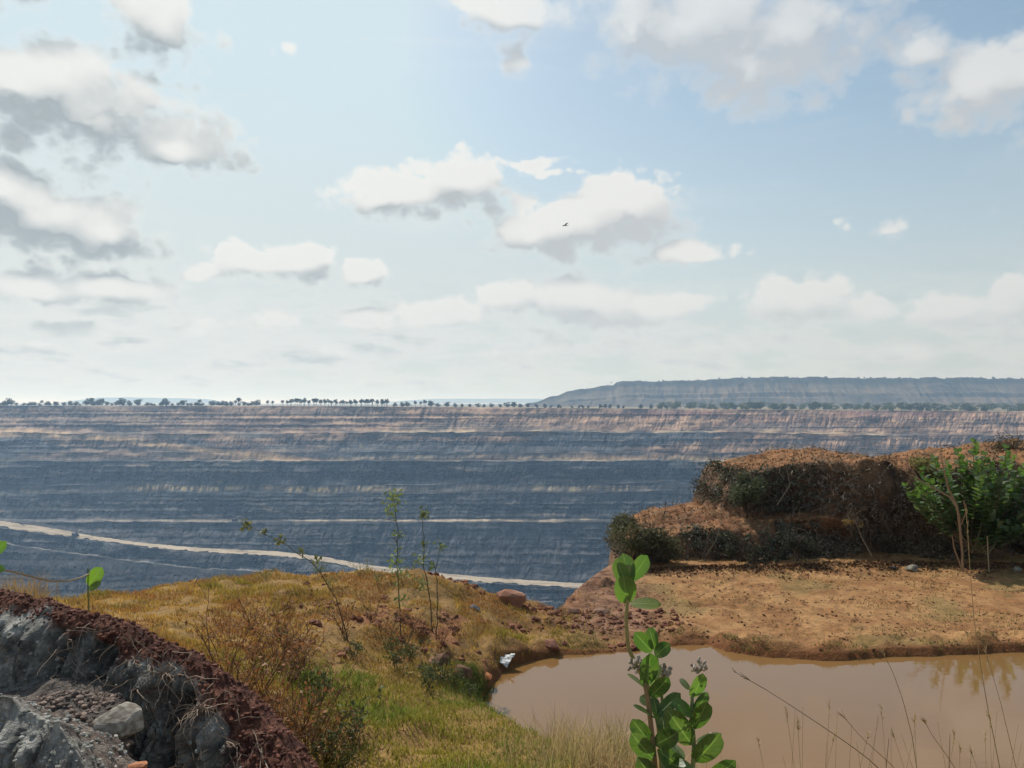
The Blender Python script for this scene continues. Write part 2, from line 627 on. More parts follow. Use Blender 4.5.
CTRL += [np.array(q, float) for q in [(0, 0, 1.4), (1, 2.4, 1.3), (3, 3, 1.0), (0, 3.2, 1.15), (2.5, 4.3, 0.5), (6, 2, 1.0), (10, 3, 0.9), (-6, 2, 1.4), (-10, 5, 1.2), (-12, 12, .8),
                                      (14, 11, .25), (15, 18, .2), (4, 17, .1), (9, 18, .15), (-3, -3, 1.5), (3, -4, 1.5), (-1.2, 2.2, 1.25), (-2, 3, 1.2)]]
CTRL = np.array(CTRL)


def rbf_fit():
    n = len(CTRL)
    d = np.hypot(CTRL[:, None, 0] - CTRL[None, :, 0], CTRL[:, None, 1] - CTRL[None, :, 1])
    A = np.zeros((n + 1, n + 1))
    A[:n, :n] = -d - 0.02 * np.eye(n)
    A[:n, n] = A[n, :n] = 1
    return np.linalg.solve(A, np.append(CTRL[:, 2], 0))


RBW = rbf_fit()
EDGE_PX = np.array([-900, -200, 0, 70, 150, 230, 350, 430, 470, 510, 540, 556, 575, 600, 620, 650, 740, 1024, 1500])
EDGE_D = np.array([7.2, 7.2, 7.5, 9.0, 9.5, 10.0, 10.5, 10.6, 10.6, 10.8, 11.2, 10.9, 12.2, 13.6, 14.6, 17.0, 18.6, 19.2, 20.0])
# the edge as a function of x
_t = np.linspace(-900, 1500, 1200)
_d = np.interp(_t, EDGE_PX, EDGE_D)
_x = (_t - 512) / F * _d
_o = np.argsort(_x)
EDX, EDY = _x[_o], _d[_o]


def edge_y(x):
    return np.interp(x, EDX, EDY) + 0.35 * (fbm(x * 0.9, 0 * x, oct=3, seed=5) - 0.5) * 1.0


def ground_z(x, y, detail=True):
    x = np.asarray(x, float)
    y = np.asarray(y, float)
    shp = x.shape
    xf, yf = x.ravel(), y.ravel()
    z = np.full(xf.shape, RBW[-1])
    for (cx, cy, _), w in zip(CTRL, RBW[:-1]):
        z -= w * np.hypot(xf - cx, yf - cy)
    far = ss(14, 30, np.hypot(xf - 2, yf - 8))
    z = lerp(z, 0.7 + 0.5 * fbm(xf / 40, yf / 40, oct=3, seed=3), far)
    sd = poly_sd(xf, yf, POND) + 0.14 * (fbm(xf * 2.2, yf * 2.2, oct=3, seed=11) - 0.5)
    out = np.maximum(-sd, 0)
    flat = ss(1.2, 2.6, xf) * ss(8.5, 9.5, yf)               # the trampled mud flat
    if detail:
        px, _ = topx(np.stack([xf, yf, z], -1))
        lump = (fbm(xf * 3.1, yf * 3.1, oct=4, seed=21) - 0.5)
        hoof = fbm(xf * 5.5, yf * 8.0, oct=3, seed=23)
        z = z + lump * lerp(0.16, 0.06, flat) * ss(0.1, 0.9, out) * (1 - far)
        z = z - 0.05 * ss(0.52, 0.70, hoof) * flat * ss(0.1, 0.5, out)
        z = z - 0.055 * ss(0.50, 0.66, fbm(xf * 8.5, yf * 11.0, oct=3, seed=24)) * flat * ss(0.05, 0.4, out)
        z = z + 0.10 * (fbm(xf * 1.1, yf * 1.1, oct=3, seed=29) - 0.5) * (1 - flat) * ss(0.3, 1.2, out)
        # broken soil step between the hump and the pond
        stp = ss(-1.9, -1.1, xf) * ss(0.6, -0.2, xf) * ss(7.2, 7.8, yf) * ss(9.6, 8.9, yf)
        z = z + stp * 0.22 * (np.abs(fbm(xf * 1.9, yf * 1.9, oct=3, seed=31) - 0.5) * 2 - 0.25)
    gl = ss(.3, .8, xf) * ss(2.5, 1.6, xf) * ss(9.6, 10.3, yf)
    if detail:
        z = z + gl * (.34 * (np.abs(fbm(xf * 2.0, yf * 2.0, oct=4, seed=35) - .5) * 2 - .3) + .12 * (fbm(xf * 7, yf * 7, oct=3, seed=36) - .5))
    rise = 0.012 + 0.9 * np.minimum(out, 0.16) * ss(.25, .75, fbm(xf * 2.6, yf * 2.6, oct=3, seed=37)) * ss(1.0, .25, out) + .02 * ss(.3, 1.0, out)
    z = np.where(sd > 0, -0.015 - 0.5 * np.minimum(sd, 0.8), np.minimum(np.maximum(z, rise), rise + 0.9 * out + 0.03))
    e = edge_y(xf)
    over = np.maximum(yf - e, 0)
    z = z - 1.15 * over - 0.25 * ss(0, 0.3, over) + over * 0.25 * (fbm(xf * 0.3, yf * 0.3, oct=3, seed=41) - 0.5)
    z = np.maximum(z, -200.0)
    return z.reshape(shp)


def g1(x, y):
    return float(ground_z(np.array([x]), np.array([y]))[0])


def on_ground(px, py, lo=2.0, hi=22.0):
    """march the ray of a pixel to the ground"""
    D = np.linspace(lo, hi, 1600)
    x = (px - 512) / F * D
    z = EYE - (py - YH) / F * D
    g = ground_z(x, D)
    k = np.argmax(g >= z) if (g >= z).any() else int(np.argmin(np.abs(g - z)))
    return np.array([x[k], D[k], g[k]])


def geo(a, b, n):
    return np.sign(b) * np.geomspace(abs(a), abs(b), n)


GX = np.concatenate([-np.geomspace(9.2, 3500, 46)[::-1], np.arange(-9, 13.5, 0.05), np.geomspace(13.7, 3500, 46)])
GY = np.concatenate([-np.geomspace(0.5, 3500, 46)[::-1], np.arange(-0.3, 3.0, 0.2), np.arange(3.0, 20.5, 0.05), np.geomspace(20.7, 240, 34)])
XX, YY = np.meshgrid(GX, GY)
GZ = ground_z(XX, YY)


def ground_color(x, y, z):
    pts = np.stack([x, y, z], -1)
    px, py = topx(np.where(y[..., None] > 1, pts, [0, 1, 0]))
    n1 = fbm(x * 1.3, y * 1.3, oct=4, seed=51)
    n2 = fbm(x * 4.0, y * 4.0, oct=4, seed=52)
    n3 = fbm(x * 11.0, y * 11.0, oct=3, seed=53)
    sd = poly_sd(x.ravel(), y.ravel(), POND).reshape(x.shape)
    soil = mixc([0.20, 0.115, 0.042], [0.32, 0.195, 0.065], n2)
    mud = mixc([0.265, 0.128, 0.050], [0.36, 0.198, 0.082], ss(0.3, 0.7, n2))
    mud = mixc(mud, [0.12, 0.06, 0.03], ss(0.56, 0.72, n3) * 0.4)
    mud = mixc(mud, [0.16, 0.13, 0.045], ss(0.52, 0.68, n1) * 0.5)
    flat = ss(0.9, 1.6, x) * ss(8.7, 9.3, y)
    c = mixc(soil, mud, flat)
    glc = ss(.2, .7, x) * ss(2.6, 1.6, x) * ss(9.4, 10.2, y)
    c = mixc(c, mixc([0.10, 0.045, 0.028], [0.27, 0.145, 0.085], ss(.35, .65, n2 * .5 + n3 * .5)), glc)
    red = ss(0.48, 0.62, n1 * 0.6 + n2 * 0.4) * ss(-2.6, -1.6, x) * ss(1.2, .3, x) * ss(7.0, 7.6, y)
    c = mixc(c, [0.22, 0.085, 0.045], red * 0.8)
    wet = ss(-0.28, -0.02, sd)
    c = mixc(c, [0.15, 0.055, 0.020], wet * 0.85)
    e = edge_y(x)
    c = mixc(c, [0.10, 0.10, 0.10], ss(1.5, 6, y - e))
    far = ss(14, 30, np.hypot(x - 2, y - 8))
    return mixc(c, [0.20, 0.15, 0.07], far * ss(6, 1.5, y - e))


me = mesh_np('ground', np.stack([XX, YY, GZ], -1), grid_faces(len(GY), len(GX)), ground_color(XX, YY, GZ).reshape(-1, 3), True)
struct('ground', me, M_ground)

# pond
bx, by = np.meshgrid(np.linspace(-2, 14, 60), np.linspace(4.2, 10.4, 30))
me = mesh_np('pond_water', np.stack([bx, by, 0 * bx], -1), grid_faces(30, 60), None, True)
struct('pond_water', me, M_water)

# ------------------------------------------------------------------ open pit: far wall with benches, floor, plain beyond
U = np.concatenate([np.linspace(-3.0, -0.80, 120, endpoint=False), np.linspace(-0.80, 0.80, 1500), np.linspace(0.80, 3.0, 121)[1:]])
PXU = 512 + U * F
ROAD_PX = [-1200, -200, 0, 50, 72, 100, 150, 200, 280, 330, 370, 430, 480, 575, 700, 1000, 2500]
ROAD_Y = [505, 517, 524.5, 531.5, 535, 539.5, 546, 550.5, 554.5, 561, 569, 575, 580, 586, 592, 600, 605]
ROAD_H = [3, 3.3, 3.8, 3.9, 3.0, 2.6, 2.5, 2.6, 3.1, 3.4, 3.7, 3.2, 3.0, 3.1, 4, 4, 4]
road_c = np.interp(PXU, ROAD_PX, ROAD_Y)
road_h = np.interp(PXU, ROAD_PX, ROAD_H)
rim_y = np.interp(PXU, [-900, 0, 300, 600, 1000, 2000], [405.5, 405.5, 406, 408.5, 411.5, 413])


def wob(amp, per, seed):
    return amp * 2 * (fbm(PXU / per, 0 * PXU, oct=4, seed=seed) - 0.5)


y_b1 = 432 + wob(2.0, 90, 61) + ss(700, 900, PXU) * 2.5
y_b2 = 460.5 + wob(1.2, 70, 62)
y_b3 = 490 + wob(3.0, 80, 63)
y_b4 = np.minimum(521.5 + wob(0.9, 60, 64) - ss(250, 0, PXU) * 0.5, road_c - road_h - 0.6)
ysec = [rim_y, y_b1, y_b2, y_b3, y_b4]
# knots down the wall: (row, distance, flag); flag 1 = steep rock, 0 = bench or talus
knots = []
o1 = np.ones_like(PXU)
knots.append((rim_y, 1000 * o1))
knots.append((y_b1 - 1, 952 * o1))
knots.append((y_b1 + 0.8, 940 * o1))
knots.append((np.maximum(y_b2 - 8, y_b1 + 4), 908 * o1))
knots.append((y_b2 - 0.5, 897 * o1))
knots.append((y_b2 + 0.6, 885 * o1))
knots.append((y_b3 - 6, 862 * o1))
knots.append((y_b3 + 2.5, 850 * o1))
knots.append((y_b4 - 1.8, 820 * o1))
knots.append((y_b4 + 0.6, 792 * o1))
dd = 792 - np.maximum(road_c - road_h - y_b4, 0) * 0.8 - 8
knots.append((road_c - road_h, dd))
knots.append((road_c + road_h, dd - 34))
knots.append((road_c + road_h + 14, dd - 46))
knots.append((road_c + road_h + 15.2, dd - 54))
knots.append((road_c + road_h + 75, dd - 120))
KY = np.array([k[0] for k in knots])          # (nk, nu)
KD = np.array([k[1] for k in knots])
SUBN = [30, 3, 22, 10, 3, 28, 10, 30, 5, 36, 10, 18, 3, 40]
rowsY, rowsD, rowsK = [], [], []
for i, n in enumerate(SUBN):
    for j in range(n):
        t = j / n
        rowsY.append(KY[i] * (1 - t) + KY[i + 1] * t)
        rowsD.append(KD[i] * (1 - t) + KD[i + 1] * t)
        rowsK.append(i + t)
rowsY.append(KY[-1])
rowsD.append(KD[-1])
rowsK.append(len(SUBN))
WY, WD = np.array(rowsY), np.array(rowsD)
WK = np.array(rowsK)[:, None] + 0 * WY
WX = U[None] * WD
WZ = EYE - (WY - YH) / F * WD
PXG = PXU[None] + 0 * WY
steep = np.isin(np.floor(WK), [0, 2, 5, 7, 9, 11, 13]).astype(float)
talus = np.isin(np.floor(WK), [3, 6]).astype(float)
# rills: gullies run down the faces
PXS = PXG + (WY - 400) * .22
ril = np.abs(fbm(PXS / 7.0 + 0.25 * fbm(PXG / 9, WY / 6, oct=2, seed=73), WY / 16, oct=5, seed=71, gain=0.7) - 0.5) * 2
ril2 = fbm(PXG / 28.0, WY / 40, oct=3, seed=72) - 0.5
fr = WK - np.floor(WK)
env = np.sin(np.pi * np.clip(fr, 0, 1)) ** 0.5
lay = fbm(PXG / 300, WY / 2.2, oct=3, seed=74) - 0.5
dep = steep * env * (8.5 * ril + 20.0 * ril2 + 8.0 * lay) + talus * env * (5.0 * ril + 8 * ril2)
dn = WD + dep
WX = U[None] * dn
rz = np.linspace(0, 1, WY.shape[0])[:, None]
road_band = (np.floor(WK) == 10) | (np.floor(WK) == 8)
WZ = WZ + np.where(road_band, 0, (fbm(PXG / 9, WY / 9, oct=3, seed=75) - 0.5) * 2.2 * np.minimum(1, WK))

# albedo: strata
nA = fbm(PXG / 110, WY / 7, oct=4, seed=81)
nB = fbm(PXS / 18, WY / 3.6, oct=6, seed=82, gain=.66)
nC = fbm(PXS / 3.2, WY / 10, oct=4, seed=83, gain=.65)
nD = fbm(PXG / 300, WY / 1.4, oct=3, seed=84)
upper = mixc([0.19, 0.115, 0.075], [0.38, 0.24, 0.155], ss(0.3, 0.7, nB))
upper = mixc(upper, [0.11, 0.105, 0.105], ss(0.54, 0.68, nA) * 0.5)
upper = mixc(upper, [0.13, 0.125, 0.13], ss(360, 60, PXG + 140 * (nA - .5)) * 0.3)
upper = mixc(upper, [0.26, 0.12, 0.09], ss(520, 700, PXG) * ss(0.45, 0.6, nA) * ss(408, 414, WY) * ss(426, 419, WY) * 0.6)
mid = mixc([0.050, 0.055, 0.062], [0.10, 0.10, 0.105], ss(0.3, 0.7, nB))
dark = mixc([0.030, 0.034, 0.040], [0.085, 0.085, 0.088], ss(0.35, 0.72, nB * .6 + nC * .4))
dark = mixc(dark, [0.018, 0.018, 0.019], ss(0.56, 0.64, nD) * 0.75)
tan = mixc([0.24, 0.18, 0.105], [0.42, 0.32, 0.19], nB)
c = np.where((WK < 1)[..., None], upper, 0)
m2 = mixc(upper * 0.8, mid, ss(0.48, 0.62, fbm(PXG / 130, WY / 14, oct=3, seed=86) + 0.10 * ss(480, 560, PXG) * ss(690, 620, PXG)))
c = np.where(((WK >= 1) & (WK < 4))[..., None], m2, c)
c = np.where((WK >= 4)[..., None], dark, c)
c = mixc(c, [0.085, 0.085, 0.085], ((WK >= 9) & (WK < 10)) * ss(0.45, 0.65, nA) * 0.6)
c = mixc(c, [0.016, 0.016, 0.017], ((WK >= 13)) * 0.6)
spk = ss(.60, .70, nB) * ss(.45, .6, nA)
c = mixc(c, [0.24, 0.18, 0.11], spk * (WK < 9) * .5)
brk = ss(0.38, 0.55, nB)
brc = ss(0.40, 0.62, nC) * ss(.36, .58, fbm(PXG / 55, WY / 18, oct=3, seed=89))
long_ = ss(.38, .60, fbm(PXG / 75, WY / 40, oct=3, seed=90))
# pale bench lines
c = mixc(c, tan, ((WK >= 1) & (WK < 2)) * (0.15 + 0.55 * ss(330, 460, PXG)) * brk * (.3 + .7 * long_))
c = mixc(c, tan, (np.floor(WK) == 3) * ss(0.2, 0.9, fr) * (0.15 + 0.75 * ss(300, 420, PXG)) * (.25 + .75 * brc))
c = mixc(c, tan * 1.05, ((WK >= 4) & (WK < 5)) * ss(140, 240, PXG) * 0.7 * brk * (.3 + .7 * long_))
talm = np.clip(ss(110, 150, PXG) * ss(255, 225, PXG) + ss(245, 300, PXG) * ss(655, 620, PXG) + 0.3 * ss(0.5, .7, nA), 0, 1)
c = mixc(c, tan * [1.0, 1.0, 0.9], (np.floor(WK) == 6) * ss(0.0, 0.4, fr + 0.5 * (nB - .5)) * ss(1.02, 0.6, fr) * talm * (0.12 + 0.88 * brc))
# ramp of tan spoil on the left, from (0,433) down to (270,458)
rc = np.interp(PXG, [-900, 0, 60, 130, 200, 270, 320], [425, 432, 434, 441, 450, 457, 460])
rw = np.interp(PXG, [-900, 0, 60, 130, 200, 270, 330], [6, 5.5, 4, 3.5, 3.0, 4, 0.5])
rb = ss(1.15, 0.55, np.abs(WY - rc) / rw + 0.6 * (nB - 0.5)) * ss(345, 290, PXG)
c = mixc(c, tan * [1.15, 1.0, .95], rb * 0.85)
c = mixc(c, tan, ss(1.3, .4, np.abs(WY - np.interp(PXG, [0, 330], [436, 436.5]))) * ss(40, 90, PXG) * ss(420, 260, PXG) * 0.35)
roadc = mixc([0.30, 0.24, 0.165], [0.44, 0.36, 0.26], nB)
c = mixc(c, roadc, ((WK >= 8) & (WK < 9)) * ss(60, 100, PXG) * (0.35 + 0.65 * brk) * (0.35 + 0.6 * ss(290, 330, PXG)))
c = mixc(c, [0.20, 0.19, 0.17], (np.floor(WK) == 12) * 0.6 * brk)
c = c * (0.60 + 0.8 * ss(.30, .70, nC * .45 + nB * .55))[..., None]
seam = ss(.60, .68, fbm(PXG / 220, WY / 1.1, oct=3, seed=88)) * ss(.35, .6, nA)
c = mixc(c, c * .35, seam * (WK > .3) * (np.floor(WK) != 10))
# floor rows, then the plain beyond the rim
zf = float(WZ[-1].min()) - 2.0
fl_D = [560, 480, 330, 210, 150]
rowsX = [WX[-1] * 0 + U * d for d in fl_D]
base_top = np.stack([WX, dn, WZ], -1)
flr = np.stack([np.stack([U * d, d + 0 * U, zf + 1.5 * (fbm(U * d / 30, d / 30 + 0 * U, oct=3, seed=91) - .5)], -1) for d in fl_D])
pl_D = [1003, 1015, 1040, 1080, 1140, 1250, 1400, 1700, 2200, 3000, 4500, 7000, 11000, 16000, 22000]
zr = WZ[0]
pl = []
for d in pl_D:
    z = np.interp(d, [1000, 1100, 1400, 3000, 22000], [0, 0.5, 1.0, 1.0, 1.0])
    pl.append(np.stack([U * d, d + 0 * U, zr * (1 - ss(1000, 1500, d)) + ss(1000, 1500, d) * (-6.0) + (0.6 * (fbm(U * d / 25, d / 25 + 0 * U, oct=3, seed=92) - .5) if d < 3000 else 0)], -1))
pl = np.array(pl)[::-1]
tv = np.concatenate([pl, base_top, flr], 0)
pcol = np.stack([mixc([0.15, 0.125, 0.06], [0.25, 0.19, 0.11], fbm(U * d / 40, 0 * U + d / 30, oct=3, seed=93)) for d in pl_D])[::-1]
fcol = np.broadcast_to(np.array([0.03, 0.03, 0.032]), flr.shape)
me = mesh_np('pit_terrain', tv, grid_faces(tv.shape[0], tv.shape[1])[:, ::-1], np.concatenate([pcol, c, fcol], 0).reshape(-1, 3), False)
struct('pit_terrain', me, M_pit)


def wall_point(px, py):
    """a point of the far wall seen at this pixel"""
    k = int(np.argmin(np.abs(PXU - px)))
    j = int(np.argmin(np.abs(WY[:, k] - py)))
    return np.array([WX[j, k], dn[j, k], WZ[j, k]])


# haul road: dusty running surface over the ramp
k10 = np.where(np.floor(np.array(rowsK)) == 10)[0]
j0, j1 = k10[0], k10[-1] + 1
sel = np.where((U > -0.80) & (U < 0.6))[0]
jj = np.linspace(j0 + 0.4, j1 - 0.6, 7)
rv = []
for q in jj:
    a = int(q)
    t = q - a
    w = tv[len(pl_D) + a, sel] * (1 - t) + tv[len(pl_D) + a + 1, sel] * t
    edge_n = (1.6 if q in (jj[0], jj[-1]) else 0) * (fbm(PXU[sel] / 5, 0 * sel + q, oct=3, seed=96) - .3)
    rv.append(w + np.stack([0 * edge_n, (edge_n * 6 if q == jj[-1] else -edge_n * 6), .35 + np.maximum(edge_n, 0) * .9], -1))
rv = np.array(rv)
pp = 512 + F * rv[..., 0] / rv[..., 1]
rcol = mixc([0.22, 0.175, 0.12], [0.42, 0.345, 0.25], ss(.25, .65, fbm(pp / 22, np.arange(7)[:, None] * 1.3 + 0 * pp, oct=5, seed=95, gain=.7)))
me = mesh_np('haul_road', rv, grid_faces(7, len(sel))[:, ::-1], rcol.reshape(-1, 3), True)
struct('haul_road', me, M_road)

# ------------------------------------------------------------------ spoil heap and far hills


def ridge(name, pts, D, depth, slope, base_y, mat, col_top, col_a, col_b, nu=700, ter=(), seed=0, rough=1.0):
    px = np.linspace(pts[0][0], pts[-1][0], nu)
    y = np.interp(px, [p[0] for p in pts], [p[1] for p in pts])
    y = y + rough * (fbm(px / 9, 0 * px, oct=4, seed=seed) - 0.5) * 1.4 * ss(0, 6, base_y - y)
    ztop = EYE - (y - YH) / F * D
    zb = EYE - (base_y - YH) / F * D - 4
    h = np.maximum(ztop - zb, 0.5)
    nt = 46
    t = np.linspace(0, 1, nt)[:, None]                   # 0 at the foot of the face, 1 at the crest
    run = h[None] / math.tan(slope)
    prof = t.copy() + 0 * h[None]
    for tc in ter:                                       # terraces, uneven along the heap
        prof = prof + 0.045 * np.sin((t - tc) * 34) * np.exp(-((t - tc) / 0.09) ** 2) * ss(.4, .65, fbm(px / 120, 0 * px, oct=3, seed=int(tc * 99)))[None]
    rl = (np.abs(fbm(px[None] / 11 + 0 * t, t * 1.6 + 0 * px[None], oct=4, seed=seed + 1) - 0.5) * 2 - 0.3)
    Y = D - run * (1 - t) + rl * 0.10 * h[None] * np.sin(np.pi * t) ** 0.6 * rough
    Z = zb + h[None] * np.clip(prof, 0, 1.0)
    X = (px[None] - 512) / F * (D + 0 * t) + 0 * Y
    back = np.stack([np.stack([(px - 512) / F * (D + q), D + q + 0 * px, ztop + 0 * px], -1) for q in (depth * .5, depth)])
    bk2 = np.stack([(px - 512) / F * (D + depth * 1.3), D + depth * 1.3 + 0 * px, zb + 0 * px], -1)[None]
    v = np.concatenate([np.stack([X, Y, Z], -1), back, bk2], 0)
    n = fbm(px[None] / 30 + 0 * t, t * 7 + 0 * px[None], oct=4, seed=seed + 2)
    n2 = fbm(px[None] / 5 + 0 * t, t * 3 + 0 * px[None], oct=3, seed=seed + 4)
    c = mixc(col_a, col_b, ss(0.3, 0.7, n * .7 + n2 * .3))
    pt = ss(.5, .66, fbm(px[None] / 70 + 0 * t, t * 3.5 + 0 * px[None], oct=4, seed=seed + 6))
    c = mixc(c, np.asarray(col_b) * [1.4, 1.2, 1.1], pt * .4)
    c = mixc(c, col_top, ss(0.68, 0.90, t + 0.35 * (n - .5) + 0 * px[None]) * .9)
    cb = np.broadcast_to(np.array(col_top), (3, nu, 3))
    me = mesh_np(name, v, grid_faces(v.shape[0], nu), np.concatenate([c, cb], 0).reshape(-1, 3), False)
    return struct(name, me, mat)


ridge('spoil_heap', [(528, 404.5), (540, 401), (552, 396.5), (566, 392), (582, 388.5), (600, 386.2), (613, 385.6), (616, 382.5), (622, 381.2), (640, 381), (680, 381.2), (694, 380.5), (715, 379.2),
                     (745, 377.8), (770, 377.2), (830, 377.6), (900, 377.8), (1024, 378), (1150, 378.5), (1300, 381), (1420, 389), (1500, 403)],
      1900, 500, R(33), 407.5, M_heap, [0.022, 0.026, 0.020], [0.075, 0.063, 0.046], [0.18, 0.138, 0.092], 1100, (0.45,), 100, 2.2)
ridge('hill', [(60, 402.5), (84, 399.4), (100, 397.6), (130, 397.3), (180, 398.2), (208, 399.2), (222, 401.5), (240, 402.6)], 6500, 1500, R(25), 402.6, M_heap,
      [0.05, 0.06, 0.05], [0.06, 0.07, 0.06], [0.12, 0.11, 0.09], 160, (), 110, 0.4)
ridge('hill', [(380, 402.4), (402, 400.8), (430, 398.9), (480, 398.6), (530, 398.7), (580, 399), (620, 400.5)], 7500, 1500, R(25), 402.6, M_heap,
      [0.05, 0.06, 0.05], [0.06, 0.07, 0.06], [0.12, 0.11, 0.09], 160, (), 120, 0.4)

# ------------------------------------------------------------------ trees along the far rim


def clump_cloud(mb, cen, rad, n, size, c0, c1, rng):
    """many leaf-clump faces spread through an uneven crown"""
    d = rng.normal(size=(n, 3))
    d /= np.linalg.norm(d, axis=1)[:, None]
    r = rng.uniform(0.35, 1.0, (n, 1)) ** 0.6
    p = np.asarray(cen) + d * r * np.asarray(rad)
    a = rng.normal(size=(n, 3))
    a /= np.linalg.norm(a, axis=1)[:, None]
    b = np.cross(a, rng.normal(size=(n, 3)))
    b /= np.linalg.norm(b, axis=1)[:, None] + 1e-9
    s = size * rng.uniform(0.6, 1.3, (n, 1))
    v = np.stack([p + a * s, p - a * s * 0.6 + b * s * 0.7, p - a * s * 0.6 - b * s * 0.7], 1)
    col = np.asarray(c0) + (np.asarray(c1) - np.asarray(c0)) * rng.uniform(0, 1, (n, 1))
    mb.add(v.reshape(-1, 3), np.arange(3 * n).reshape(n, 3), np.repeat(col, 3, 0))


def broadleaf(name, h, w, seed, c0, c1, label, cat, group, low=0.12):
    rng = np.random.RandomState(seed)
    root = thing(name, label, cat, (0, 0, -500), group)
    mb = MB()
    mb.tube([(0, 0, -0.4), (0.1, 0, h * .25), (0.15, 0.1, h * .55)], [h * .035, h * .028, h * .012], 5, (0.07, 0.055, 0.04))
    for k in range(4):
        a = rng.uniform(0, 6.28)
        mb.tube([(0.08, 0, h * (.25 + .06 * k)), (math.cos(a) * w * .35, math.sin(a) * w * .35, h * (.55 + .06 * k))], [h * .016, h * .005], 4, (0.07, 0.055, 0.04))
    mb.build('trunk', M_bark, root)
    cb = MB()
    for k in range(9):
        a = rng.uniform(0, 6.28)
        rr = rng.uniform(0, .36) * w
        zc = h * rng.uniform(low + .10, .84)
        sz = h * rng.uniform(.16, .26)
        clump_cloud(cb, (math.cos(a) * rr, math.sin(a) * rr, zc), (sz * w / h * 1.2, sz * w / h * 1.2, sz * .85), 52, h * .085, c0, c1, rng)
    cb.build('crown', M_tree, root)
    return root


def palm(name, h, seed, label, group):
    rng = np.random.RandomState(seed)
    root = thing(name, label, 'palm tree', (0, 0, -500), group)
    mb = MB()
    mb.tube([(0, 0, -0.4), (0.15, 0, h * .4), (0.1, .1, h * .74)], [.32, .24, .2], 6, (0.08, 0.07, 0.055))
    mb.build('trunk', M_bark, root)
    cb = MB()
    for k in range(40):
        a = k * 2.4 + rng.uniform(-.2, .2)
        up = rng.uniform(-0.9, 1.1)
        L = h * rng.uniform(.30, .40)
        d = np.array([math.cos(a) * math.cos(up), math.sin(a) * math.cos(up), math.sin(up)])
        c0 = np.array([.1, .1, h * .74])
        side = np.array([-math.sin(a), math.cos(a), 0]) * L * .20
        m = c0 + d * L * .6
        e = c0 + d * L + np.array([0, 0, -L * .25])
        c = np.array([0.035, 0.055, 0.022]) * rng.uniform(.7, 1.4)
        cb.add([c0, m + side, e, m - side], np.array([[0, 1, 2, 3]]), c)
    cb.build('crown', M_tree, root)
    return root


def copy_tree(o, loc, rz=0.0, sc=1.0, label=None):
    c = o.copy()
    COL.objects.link(c)
    c.location = tuple(float(q) for q in loc)
    c.rotation_euler = (0, 0, rz)
    c.scale = (sc, sc, sc) if not isinstance(sc, tuple) else sc
    if label:
        c['label'] = label
    for ch in list(o.children):
        d = ch.copy()
        COL.objects.link(d)
        d.parent = c
        for g_ in list(ch.children):
            e = g_.copy()
            COL.objects.link(e)
            e.parent = d
    return c


USED = set()


def place(proto, loc, rz=0.0, sc=1.0, label=None):
    if proto.name not in USED:
        USED.add(proto.name)
        proto.location = tuple(float(q) for q in loc)
        proto.rotation_euler = (0, 0, rz)
        proto.scale = (sc, sc, sc) if not isinstance(sc, tuple) else sc
        if label:
            proto['label'] = label
        return proto
    return copy_tree(proto, loc, rz, sc, label)


palms = [palm('palm_tree', 10.0, 300 + k, 'dark palm tree in the row on the far pit rim', 'palm trees on the far rim') for k in range(3)]
dk0, dk1 = [0.020, 0.032, 0.016], [0.050, 0.070, 0.032]
gr0, gr1 = [0.055, 0.080, 0.025], [0.17, 0.19, 0.06]
left_trees = [broadleaf('rim_tree', 8.0, 9.0 + 2 * k, 310 + k, dk0, dk1, 'dark broadleaf tree on the far rim left of the palms', 'tree', 'broadleaf trees on the left far rim') for k in range(3)]
mid_trees = [broadleaf('rim_bush', 6.0, 7.0, 320 + k, dk0, dk1, 'small dark bushy tree on the rim below the heap tip', 'bush', 'bushy trees below the tip of the spoil heap', .1) for k in range(2)]
right_trees = [broadleaf('green_tree', 8.0, 11.0 + 2 * k, 330 + k, gr0, gr1, 'green bushy tree on the plain before the long spoil heap', 'tree', 'green trees before the spoil heap', .08) for k in range(3)]


def rim_z(px):
    return float(np.interp(px, PXU, zr))


def rim_loc(px, d):
    x = (px - 512) / F * d
    k = ss(1000, 1500, d)
    return (x, d, rim_z(px) * (1 - k) + k * (-6.0) - 0.3)


rr_ = random.Random(11)
for px in np.concatenate([np.linspace(-40, 258, 74)]):
    px += rr_.uniform(-3, 3)
    place(left_trees[rr_.randrange(3)], rim_loc(px, rr_.uniform(1012, 1100)), rr_.uniform(0, 6), rr_.choice([.5, .6, .7, .8, .95, 1.25]) * rr_.uniform(.85, 1.1))
for px in list(np.linspace(290, 386, 20)) + [268, 274, 281, 288, 292, 296, 300, 305, 309, 313, 317, 321, 325, 329, 333, 337, 341, 345, 349, 353, 357, 361, 365, 369, 373, 377, 381, 385, 388, 414, 420, 424, 238, 236, 182, 200, 43, 92]:
    place(palms[rr_.randrange(3)], rim_loc(px + rr_.uniform(-1.5, 1.5), rr_.uniform(1010, 1060)), rr_.uniform(0, 6), rr_.uniform(.75, 1.2))
for px in [395, 402, 408, 431, 438, 447, 455, 462, 470, 478, 484, 492, 500, 507, 514, 521, 528]:
    place(left_trees[rr_.randrange(3)], rim_loc(px, rr_.uniform(1012, 1070)), rr_.uniform(0, 6), rr_.uniform(.6, 1.1), 'thin scattered tree on the far rim right of the palms')['group'] = 'scattered trees right of the palms'
for px in [536, 544, 551, 557, 561, 572, 578, 583, 588, 599, 604, 610, 617, 623, 641, 652, 659, 666]:
    place(mid_trees[rr_.randrange(2)], rim_loc(px + rr_.uniform(-1.5, 1.5), rr_.uniform(1012, 1070)), rr_.uniform(0, 6), rr_.uniform(.55, 1.05))
